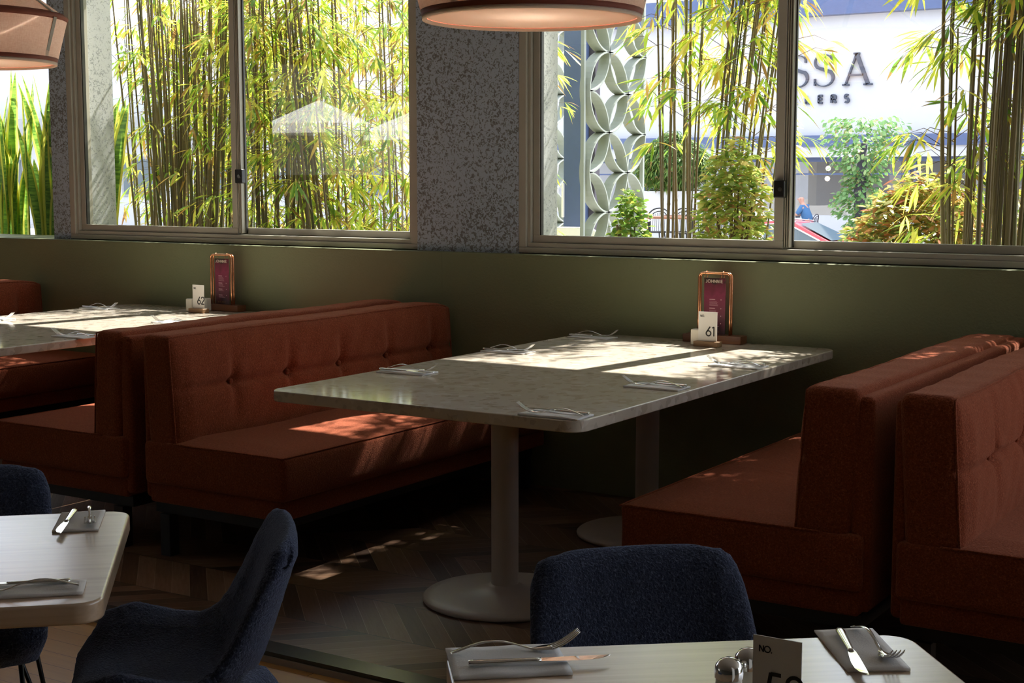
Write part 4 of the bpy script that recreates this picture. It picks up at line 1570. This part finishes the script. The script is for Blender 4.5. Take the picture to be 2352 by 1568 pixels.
# ring screens
def ring_screen(x, y0, ny, z0, nz_, label, s=0.2515, depth=0.075, half=False):
    t = empty('ring_screen', (x, y0, z0), 0, label, 'screen', 'pale ring screens')
    m = MB()
    for i in range(0, ny + 1):
        for j in range(0, nz_ + 1):
            if (i + j) % 2:
                cy, cz = i * s, j * s
                n = 40
                vs, fs = [], []
                for k in range(n):
                    a = 2 * pi * k / n
                    for rr in (s - 0.005, s + 0.005):
                        for dx in (-depth / 2, depth / 2):
                            yy = cy + rr * cos(a)
                            vs.append((dx, yy, cz + rr * sin(a)))
                for k in range(n):
                    a, b = k * 4, ((k + 1) % n) * 4
                    ya, yb = vs[a][1], vs[b][1]
                    if min(ya, yb) < -0.012 or max(ya, yb) > ny * s + 0.012:
                        continue
                    fs += [(a, a + 1, b + 1, b), (a + 2, b + 2, b + 3, a + 3), (a, b, b + 2, a + 2), (a + 1, a + 3, b + 3, b + 1)]
                m.add(vs, fs)
    m.build('rings', 'ringstone', t, smooth=False)
    MB().b2(-0.012, 0.012, -0.035, -0.012, -0.3, nz_ * s + 0.3).b2(-0.012, 0.012, ny * s + 0.012, ny * s + 0.035, -0.3, nz_ * s + 0.3).build('edge_frame', 'ringstone', t)
    return t


ring_screen(-4.5, 7.965, 3, -0.02, 14, 'pale ring patterned screen right of the navy post')
ring_screen(-5.9, 9.60, 2, 0.10, 13, 'narrow ring patterned screen left of the navy post')
t = empty('steel_post', (-5.10, 8.95, 0), 0, 'navy steel post between the two ring screens', 'post')
MB().b2(-0.095, 0.085, -0.06, 0.06, 0, 3.6).build('box_section', 'navy', t, bevel=0.006)
MB().b2(0.087, 0.135, -0.02, 0.05, 0, 3.6).build('edge_angle', 'bark', t)
MB().b2(-0.10, -0.085, -0.08, 0.02, 1.18, 1.42).build('door_closer', 'card', t, bevel=0.004)
t = empty('plastic_chair', (-5.0, 8.55, 0), 0.3, 'white rounded chair back at the foot of the navy post', 'chair')
MB().prism(rrect(-0.26, 0.26, 0.86, 1.125, 0.09), -0.02, 0.02, 'y').build('backrest', 'card', t, bevel=0.012, seg=3)
MB().b2(-0.24, 0.24, -0.46, -0.0, 0.78, 0.82).build('seat', 'card', t, bevel=0.012)
for a, b in ((-.21, -.42), (.21, -.42), (-.21, -.03), (.21, -.03)):
    MB().tube([(a, b, 0.79), (a * 1.1, b, 0.0)], 0.016, 8).build('leg', 'card', t)


# the shop across the street
sh = empty('shop_building', (0, 42, 0), 0, 'white shop building with navy bands and large letters across the street', 'building')
MB().b2(-26.5, 6, 0.0, 10, 2.10, 6.24).build('upper_wall', 'white_ext', sh)
MB().b2(-26.6, 6, -0.35, 10.2, 6.24, 6.95).build('roof_band', 'navy', sh)
MB().b2(-26.5, 6, -0.5, 0.0, 2.41, 2.74).build('awning_band', 'navy', sh)
MB().b2(-26.5, 6, -0.42, 0.0, 2.10, 2.41).build('awning_soffit', 'white_ext', sh)
MB().b2(-26.5, 6, -0.04, 0.08, 1.97, 2.10).build('window_head', 'navy', sh)
MB().b2(-26.5, 6, -0.04, 0.14, -0.30, 0.38).build('stall_riser', 'white_ext', sh)
for wx0, wx1 in ((-26.5, -21.5), (-21.4, -16.68), (-16.50, -12.9), (-12.8, -9.0), (-8.9, -4.5), (-4.4, 0)):
    wf = MB().b2(wx0, wx1, 0.0, 0.06, 1.58, 1.63).b2(wx0, wx0 + 0.07, -0.02, 0.08, 0.38, 1.97).b2(wx1 - 0.07, wx1, -0.02, 0.08, 0.38, 1.97)
    w_ = wf.build('shop_window', 'navy', sh)
    MB().b2(wx0 + 0.07, wx1 - 0.07, 0.03, 0.036, 0.38, 1.97).build('pane', 'glass', w_)
MB().b2(-26.5, 6, 3.0, 3.1, -0.3, 2.1).b2(-26.5, 6, 0.1, 3.0, -0.32, -0.3).build('interior_wall', 'white_ext', sh)
for px_ in (-15.2, -13.9, -11.6):
    MB().b2(px_, px_ + 0.35, 1.2, 1.5, -0.3, 2.1).build('interior_column', 'white_ext', sh)
sg = empty('shop_sign', (-16.18, 41.985, 0), 0, 'charcoal raised letters on the white shop wall', 'sign')


def sS(cx, cz, h):
    m = MB()
    r1, r2 = h * 0.235, h * 0.265
    pts = [(cx + r1 * 1.15 * cos(rad(a)), cz + h / 2 - r1 + r1 * sin(rad(a))) for a in range(25, 250, 12)]
    pts = arc(cx, cz + h / 2 - r1, r1 * 1.2, 28, 225, 16, r1)
    p2 = arc(cx + 0.01, cz - h / 2 + r2, r2 * 1.2, 45, -150, 18, r2)
    allp = pts + [(cx - 0.02 * h, cz + 0.035 * h), (cx + 0.10 * h, cz - 0.01 * h)] + p2
    n = len(allp)
    wd = [0.028 + 0.075 * exp(-((i / n - 0.5) / 0.17) ** 2) for i in range(n)]
    ribbon(m, allp, 0.1, 0.0, -0.10, False, wd)
    for (x_, z_), sg_ in ((allp[0], 1), (allp[-1], -1)):
        ribbon(m, [(x_ + 0.01 * sg_, z_ - 0.10), (x_ + 0.01 * sg_, z_ + 0.10)], 0.05, 0.0, -0.10)
    return m


sS(-0.20, 4.66, 0.93).build('letter', 'signage', sg)
sS(0.60, 4.66, 0.93).build('letter', 'signage', sg)
m = MB()
ribbon(m, [(1.29, 4.21), (1.61, 5.11)], 0.05, 0, -0.10)
ribbon(m, [(1.61, 5.11), (1.97, 4.21)], 0.105, 0, -0.10)
ribbon(m, [(1.38, 4.49), (1.84, 4.49)], 0.05, 0, -0.10)
for a, b in ((1.20, 1.40), (1.84, 2.10), (1.52, 1.70)):
    zz = 5.11 if a == 1.52 else 4.21
    ribbon(m, [(a, zz), (b, zz)], 0.05, 0, -0.10)
m.build('letter', 'signage', sg)
for k, ch in enumerate('LLERS'):
    m = MB()
    letters(m, ch, -0.32 + 0.397 * k, 3.70, 0.32, 0.20, 0.0, 0, -0.08)
    m.build('small_letter', 'signage', sg)
for k, (lx, lz_) in enumerate(((-15.75, 1.78), (-15.77, 1.47))):
    MBx = MB().lathe([(0, -0.08), (0.055, -0.057), (0.08, 0), (0.055, 0.057), (0, 0.08)], n=16)
    o = MBx.build('globe_lamp', None, None, smooth=True)
    o.location = (lx, 43.0, lz_)
    tagp(o, ('upper' if k == 0 else 'lower') + ' glowing globe lamp inside the shop window', 'lamp', 'glowing globe lamps in the shop')
    if k == 0:
        tt = NT('globe_glow')
        e_ = tt.n('ShaderNodeEmission', Color=(1, 0.82, 0.55), Strength=3.0)
        tt.surf(e_)
        MAT['globe'] = tt.m
    o.data.materials.append(MAT['globe'])
    MB().tube([(0, 0, 0.08), (0, 0, 2.1 - lz_)], 0.006, 6).build('cord', 'black', o)

# pale house behind the left bamboo
hb = empty('pale_house', (-34, 40, 0), rad(8), 'pale house with a grey flat roof behind the left bamboo', 'building')
MB().b2(-20, 6, 0, 10, -0.3, 3.1).build('lower_wall', 'white_ext', hb)
MB().b2(-20.5, 6.4, -0.8, 10, 3.1, 3.75).build('fascia', 'grey_ext', hb)
MB().b2(-20, 5, 1.5, 10, 3.75, 6.8).build('upper_wall', 'white_ext', hb)
for k in range(7):
    w_ = MB().b2(-18 + k * 3.3, -16.2 + k * 3.3, -0.03, 0.05, 0.8, 2.3).build('window', 'grey_ext', hb)
    MB().b2(-17.9 + k * 3.3, -16.3 + k * 3.3, -0.05, -0.031, 0.9, 2.2).build('pane', 'carglass', w_)
lb = empty('louvred_building', (-78, 66, 0), rad(38), 'white building with grey louvres behind the snake plants', 'building')
MB().b2(-14, 14, 0, 8, -0.3, 9).build('wall', 'white_ext', lb)
for k in range(10):
    MB().b2(-5, 6, -0.5, 0.0, 2.2 + 0.62 * k, 2.5 + 0.62 * k).build('louvre', 'grey_ext', lb)

# ivy covered post in the street
t = empty('ivy_tree', (-10.25, 30, -1.0), 0, 'dark trunk wrapped in green ivy in front of the shop window', 'tree')
MB().tube([(0, 0, 0), (0.04, 0, 1.2), (-0.03, 0, 2.2), (0.02, 0, 3.2)], [0.17, 0.15, 0.13, 0.08], 12).build('trunk', 'bark', t, smooth=True)
r = random.Random(77)
f = MB()
for k in range(2600):
    z = r.uniform(0.1, 3.75)
    dens = 0.28 + 0.22 * max(0, sin(z * 4.1)) + (0.22 if z > 2.6 else 0)
    a = r.uniform(0, 2 * pi)
    q = dens * (0.3 + 0.9 * r.random())
    p = Vector((q * cos(a) * 1.1, q * sin(a) * 0.8, z))
    if r.random() > 0.62 and z < 2.6 and abs(sin(z * 4.1)) < 0.4:
        continue
    d = Vector((cos(a) + r.uniform(-.5, .5), sin(a) + r.uniform(-.5, .5), r.uniform(-0.8, 0.3)))
    leaf_geo(f, p, d, Vector((r.uniform(-1, 1), r.uniform(-1, 1), 1)), r.uniform(0.09, 0.16), 0.09, 0.3)
f.build('ivy', 'leaf_ivy', t, kind='stuff')


# parked car
def car(x, y, z, label):
    t = empty('parked_car', (x, y, z), 0, label, 'car')
    body = [(-2.1, 0.35), (2.15, 0.33), (2.2, 0.62), (2.05, 0.80), (1.0, 0.98), (-1.9, 1.0), (-2.15, 0.75)]
    MB().prism([(a, b) for a, b in body], -0.86, 0.86, 'y').build('body', 'redcar', t, bevel=0.08, seg=4)
    cab = [(-1.95, 0.98, 0.80), (-1.35, 1.40, 0.62), (-0.4, 1.47, 0.60), (0.10, 1.43, 0.60), (1.12, 0.97, 0.80)]
    m = MB()
    vs = []
    for a, b, w in cab:
        vs += [(a, -w, b), (a, w, b)]
    fs = [(2 * i, 2 * i + 2, 2 * i + 3, 2 * i + 1) for i in range(4)]
    fs += [(0, 1, 9, 8)]
    m.add(vs, fs + [(0, 8, 6, 4, 2), (1, 3, 5, 7, 9)])
    o = fix_normals(m.build('cabin', 'redcar', t, bevel=0.03, seg=3))
    for k in (-1, 1):
        e = 0.012
        g = MB()
        P = [(-1.62, 1.02), (-1.25, 1.34), (-0.35, 1.40), (0.05, 1.35), (0.80, 1.02)]
        def wy(b):
            return 0.80 - (b - 0.98) / 0.45 * 0.20
        vv = [(a, k * (wy(b) + e), b) for a, b in P]
        g.add(vv, [(0, 1, 2, 3, 4)])
        g.build('side_window', 'carglass', t)
        tp = [Vector((a, k * (wy(b) + e + 0.004), b)) for a, b in P] 
        MB().tube(tp, 0.018, 6).build('window_trim', 'chrome', t)
        MB().tube([(-1.4, k * 0.60, 1.43), (-0.4, k * 0.585, 1.495), (0.12, k * 0.585, 1.455)], 0.016, 6).build('roof_rail', 'chrome', t)
    ws = MB()
    ws.add([(0.20, -0.55, 1.405), (0.20, 0.55, 1.405), (1.04, 0.71, 1.02), (1.04, -0.71, 1.02)], [(0, 3, 2, 1)])
    o = ws.build('windscreen', 'carglass', t)
    o.location = (0.012, 0, 0.016)
    for a in (-1.35, 1.35):
        for k in (-0.80, 0.80):
            w = MB().lathe([(0.0, -0.1), (0.28, -0.1), (0.32, -0.07), (0.32, 0.07), (0.28, 0.1), (0, 0.1)], n=28)
            o = w.build('wheel', 'rubber', t, angle=40)
            o.rotation_euler = (pi / 2, 0, 0)
            o.location = (a, k, 0.32)
    return t


car(-12.83, 33.2, -1.0, 'red car parked on the street, only its roof and windscreen above the sill')


# seated person
def skin_body(name, mat, verts, edges, radii, parent, sub=2):
    me = bpy.data.meshes.new(name)
    me.from_pydata(verts, edges, [])
    me.materials.append(MAT[mat])
    o = bpy.data.objects.new(name, me)
    COL.objects.link(o)
    md = o.modifiers.new('skin', 'SKIN')
    for i, q in enumerate(radii):
        me.skin_vertices[0].data[i].radius = (q, q) if not isinstance(q, tuple) else q
    me.skin_vertices[0].data[0].use_root = True
    md.use_smooth_shade = True
    s = o.modifiers.new('sub', 'SUBSURF')
    s.levels = s.render_levels = sub
    if parent:
        o.parent = parent
    return o


pe = empty('person', (-14.62, 38.2, -0.3), 0, 'bald person in a blue shirt sitting outside the shop, leaning on a table', 'person')
# facing -x, seated
V = [(0.12, 0, 0.50), (0.08, 0, 0.68), (0.0, 0, 0.90), (-0.06, 0, 1.02), (-0.10, 0, 1.10), (-0.12, 0, 1.17), (-0.13, 0, 1.27),
     (-0.03, -0.19, 0.99), (-0.16, -0.24, 0.78), (-0.38, -0.16, 0.76), (-0.03, 0.19, 0.99), (-0.14, 0.25, 0.78), (-0.36, 0.16, 0.78),
     (0.10, -0.10, 0.47), (-0.30, -0.12, 0.47), (-0.30, -0.12, 0.10), (-0.42, -0.12, 0.05), (0.10, 0.10, 0.47), (-0.30, 0.12, 0.47), (-0.32, 0.12, 0.10), (-0.44, 0.12, 0.05)]
Ed = [(0, 1), (1, 2), (2, 3), (3, 4), (4, 5), (5, 6), (2, 7), (7, 8), (8, 9), (2, 10), (10, 11), (11, 12), (0, 13), (13, 14), (14, 15), (15, 16), (0, 17), (17, 18), (18, 19), (19, 20)]
Rr = [0.13, 0.14, 0.15, 0.08, 0.055, 0.09, 0.088, 0.06, 0.045, 0.035, 0.06, 0.045, 0.035, 0.085, 0.065, 0.045, 0.035, 0.085, 0.065, 0.045, 0.035]
bd = skin_body('body', 'skin', V, Ed, Rr, pe)
sh_v = [V[i] for i in (0, 1, 2, 3, 7, 8, 10, 11)]
sh = skin_body('shirt', 'shirt', sh_v, [(0, 1), (1, 2), (2, 3), (2, 4), (4, 5), (2, 6), (6, 7)], [0.15, 0.165, 0.18, 0.085, 0.09, 0.06, 0.09, 0.06], pe)
skin_body('trousers', 'trousers', [V[i] for i in (0, 13, 14, 15, 17, 18, 19)], [(0, 1), (1, 2), (2, 3), (0, 4), (4, 5), (5, 6)], [0.145, 0.10, 0.08, 0.06, 0.10, 0.08, 0.06], pe)
fa = MB().lathe([(0, -0.02), (0.012, -0.015), (0.016, 0.0), (0.008, 0.03), (0, 0.035)], (-0.222, 0, 1.20), 10)
fa.build('nose', 'skin', bd, smooth=True)
for k in (-1, 1):
    MB().lathe([(0, -0.03), (0.012, -0.02), (0.014, 0.02), (0, 0.03)], (-0.12, k * 0.092, 1.21), 10).build('ear', 'skin', bd, smooth=True)
    for q in range(5):
        yy = k * 0.16 + (q - 2) * 0.016
        MB().tube([(-0.37, yy, 0.765), (-0.42 - (0.01 if q in (1, 2, 3) else 0), yy * 1.02, 0.76), (-0.455, yy, 0.748)], [0.010, 0.009, 0.007], 6).build('finger', 'skin', bd, smooth=True)


def bent_chair(x, y, z, rz, label, group='bentwood garden chairs', mat='black', H=0.86):
    t = empty('garden_chair', (x, y, z), rz, label, 'chair', group)
    MB().lathe([(0, 0.44), (0.20, 0.44), (0.21, 0.45), (0.20, 0.465), (0, 0.465)], n=24).build('seat', mat, t)
    def arch(w, h, z0, yb, r_=0.013):
        pts = [(-w, yb, z0)] + [(-w * cos(rad(a)), yb + 0.05 * sin(rad(a)), h - w * 0.8 + w * 0.8 * sin(rad(a))) for a in range(0, 181, 15)] + [(w, yb, z0)]
        return MB().tube(pts, r_, 6)
    arch(0.22, H, 0.45, 0.17).build('back_hoop', mat, t, smooth=True)
    arch(0.17, H - 0.06, 0.46, 0.18, 0.009).build('inner_hoop', mat, t, smooth=True)
    s = MB()
    for k in range(7):
        xx = -0.12 + 0.04 * k
        s.tube([(xx, 0.17, 0.46), (xx, 0.20, H - 0.08 - abs(xx) * 0.3)], 0.004, 4)
    s.build('spindles', mat, t)
    for a, b in ((-1, -1), (1, -1), (1, 1), (-1, 1)):
        MB().tube([(a * 0.13, b * 0.13, 0.45), (a * 0.2, b * 0.2, 0.0)], 0.013, 6).build('leg', mat, t)
    return t


bent_chair(-15.02, 37.9, -0.3, rad(180 + 20), 'pale round backed chair in front of the seated person', 'shop terrace chairs', 'concrete', 0.86)
bent_chair(-14.5, 38.2, -0.3, rad(-90), 'chair the person in the blue shirt sits on', 'shop terrace chairs', 'bark', 0.80)
t = empty('cafe_table', (-15.15, 38.3, -0.3), 0, 'small cafe table the person leans on outside the shop', 'table')
MB().lathe([(0, 0.70), (0.33, 0.70), (0.33, 0.73), (0, 0.73)], n=32).build('top', 'bark', t, angle=40)
MB().lathe([(0.03, 0.02), (0.03, 0.70)], n=12).build('column', 'bark', t, smooth=True)
MB().lathe([(0, 0), (0.2, 0), (0.2, 0.02), (0, 0.03)], n=24).build('base', 'bark', t, angle=40)

# terrace seating of the glass reflection, built as solid objects behind the right window
pw = empty('planter', (-12.35, 26.3, 0), 0, 'white low planter wall behind the black garden chairs', 'planter')
MB().b2(-1.08, 1.35, -0.25, 0.25, 0, 1.22).build('body', 'white_ext', pw, bevel=0.01)
MB().b2(-1.0, 1.27, -0.2, 0.2, 1.221, 1.23).build('soil', 'soil', pw)
bush(-12.85, 26.3, 1.22, 0.80, 0.5, 0.58, 5200, 'leaf_dark', 'dark weeping bush growing from the white planter', 'weeping_bush', 'bush', 51, (0.10, 0.20), 0.16, 14, 0.5, 0.2, 0.7)
for k, (cx, cy, rz) in enumerate(((-12.52, 24.9, 0.1), (-12.10, 25.0, -0.1), (-11.62, 25.4, 0.0), (-11.15, 25.7, 0.15), (-11.75, 24.6, -0.2))):
    bent_chair(cx, cy, 0, rz, ('leftmost black hoop backed garden chair before the white planter', 'second black hoop backed garden chair from the left', 'black hoop backed garden chair at the far table edge', 'rightmost black hoop backed garden chair among the yellow leaves', 'black hoop backed garden chair nearest the window, right of the second')[k], H=0.90)
for k, (a, b) in enumerate(((-11.5, 24.0), (-11.4, 25.2))):
    t = empty('garden_table', (a, b, 0), 0, ('nearer' if k == 0 else 'farther') + ' dark garden table among the hoop backed chairs', 'table', 'dark garden tables')
    MB().b2(-0.95, 0.95, -0.28, 0.28, 0.735, 0.77).build('tabletop', 'walnut', t, bevel=0.005)
    for p in (-0.7, 0.7):
        MB().tube([(p, 0, 0.735), (p, 0, 0.02)], 0.03, 10).build('column', 'blackmetal', t)
        MB().lathe([(0, 0), (0.2, 0), (0.2, 0.015), (0, 0.02)], (p, 0, 0), 24).build('base', 'blackmetal', t)


# patio seen only as a reflection in the window glass, beyond the left side of the room
struct('ground', MB().b2(-40, -12.15, -30, 6.2, -0.6, -0.05), 'ground')
hw_ = MB().b2(-30.5, -30, -30, 4, -0.1, 6.5).b2(-30, -12.2, -24.5, -24, -0.1, 6.5)  # added dark wall, blocks the bright sky behind the mirrored parasols
struct('wall_sky_block', hw_, 'roomwall')


def parasol(x, y, r, ze, za, label):
    t = empty('parasol', (x, y, -0.05), 0, label, 'parasol', 'white parasols of the patio')
    m = MB()
    n = 8
    vs = [(0, 0, za)]
    for k in range(n):
        a = 2 * pi * k / n
        vs.append((r * cos(a), r * sin(a), ze))
    for k in range(n):
        a = 2 * pi * k / n
        vs.append((r * 1.005 * cos(a), r * 1.005 * sin(a), ze - 0.14))
    m.add(vs, [(0, 1 + k, 1 + (k + 1) % n) for k in range(n)] + [(1 + k, 9 + k, 9 + (k + 1) % n, 1 + (k + 1) % n) for k in range(n)])
    m.build('canopy', 'canvas', t, solid=0.006)
    MB().tube([(0, 0, 0.05), (0, 0, za + 0.05)], 0.022, 10).build('pole', 'post', t)
    MB().lathe([(0, 0), (0.3, 0), (0.3, 0.05), (0.03, 0.07), (0, 0.07)], n=24).build('base', 'post', t, angle=40)


MAT['canvas'] = plain('white_canvas', (0.55, 0.56, 0.55), 0.9)
parasol(-14.0, -4.9, 0.80, 2.30, 2.66, 'white parasol mirrored in the middle of the left window')
parasol(-14.6, -8.0, 0.80, 2.28, 2.62, 'white parasol mirrored beside the speckled middle pillar')
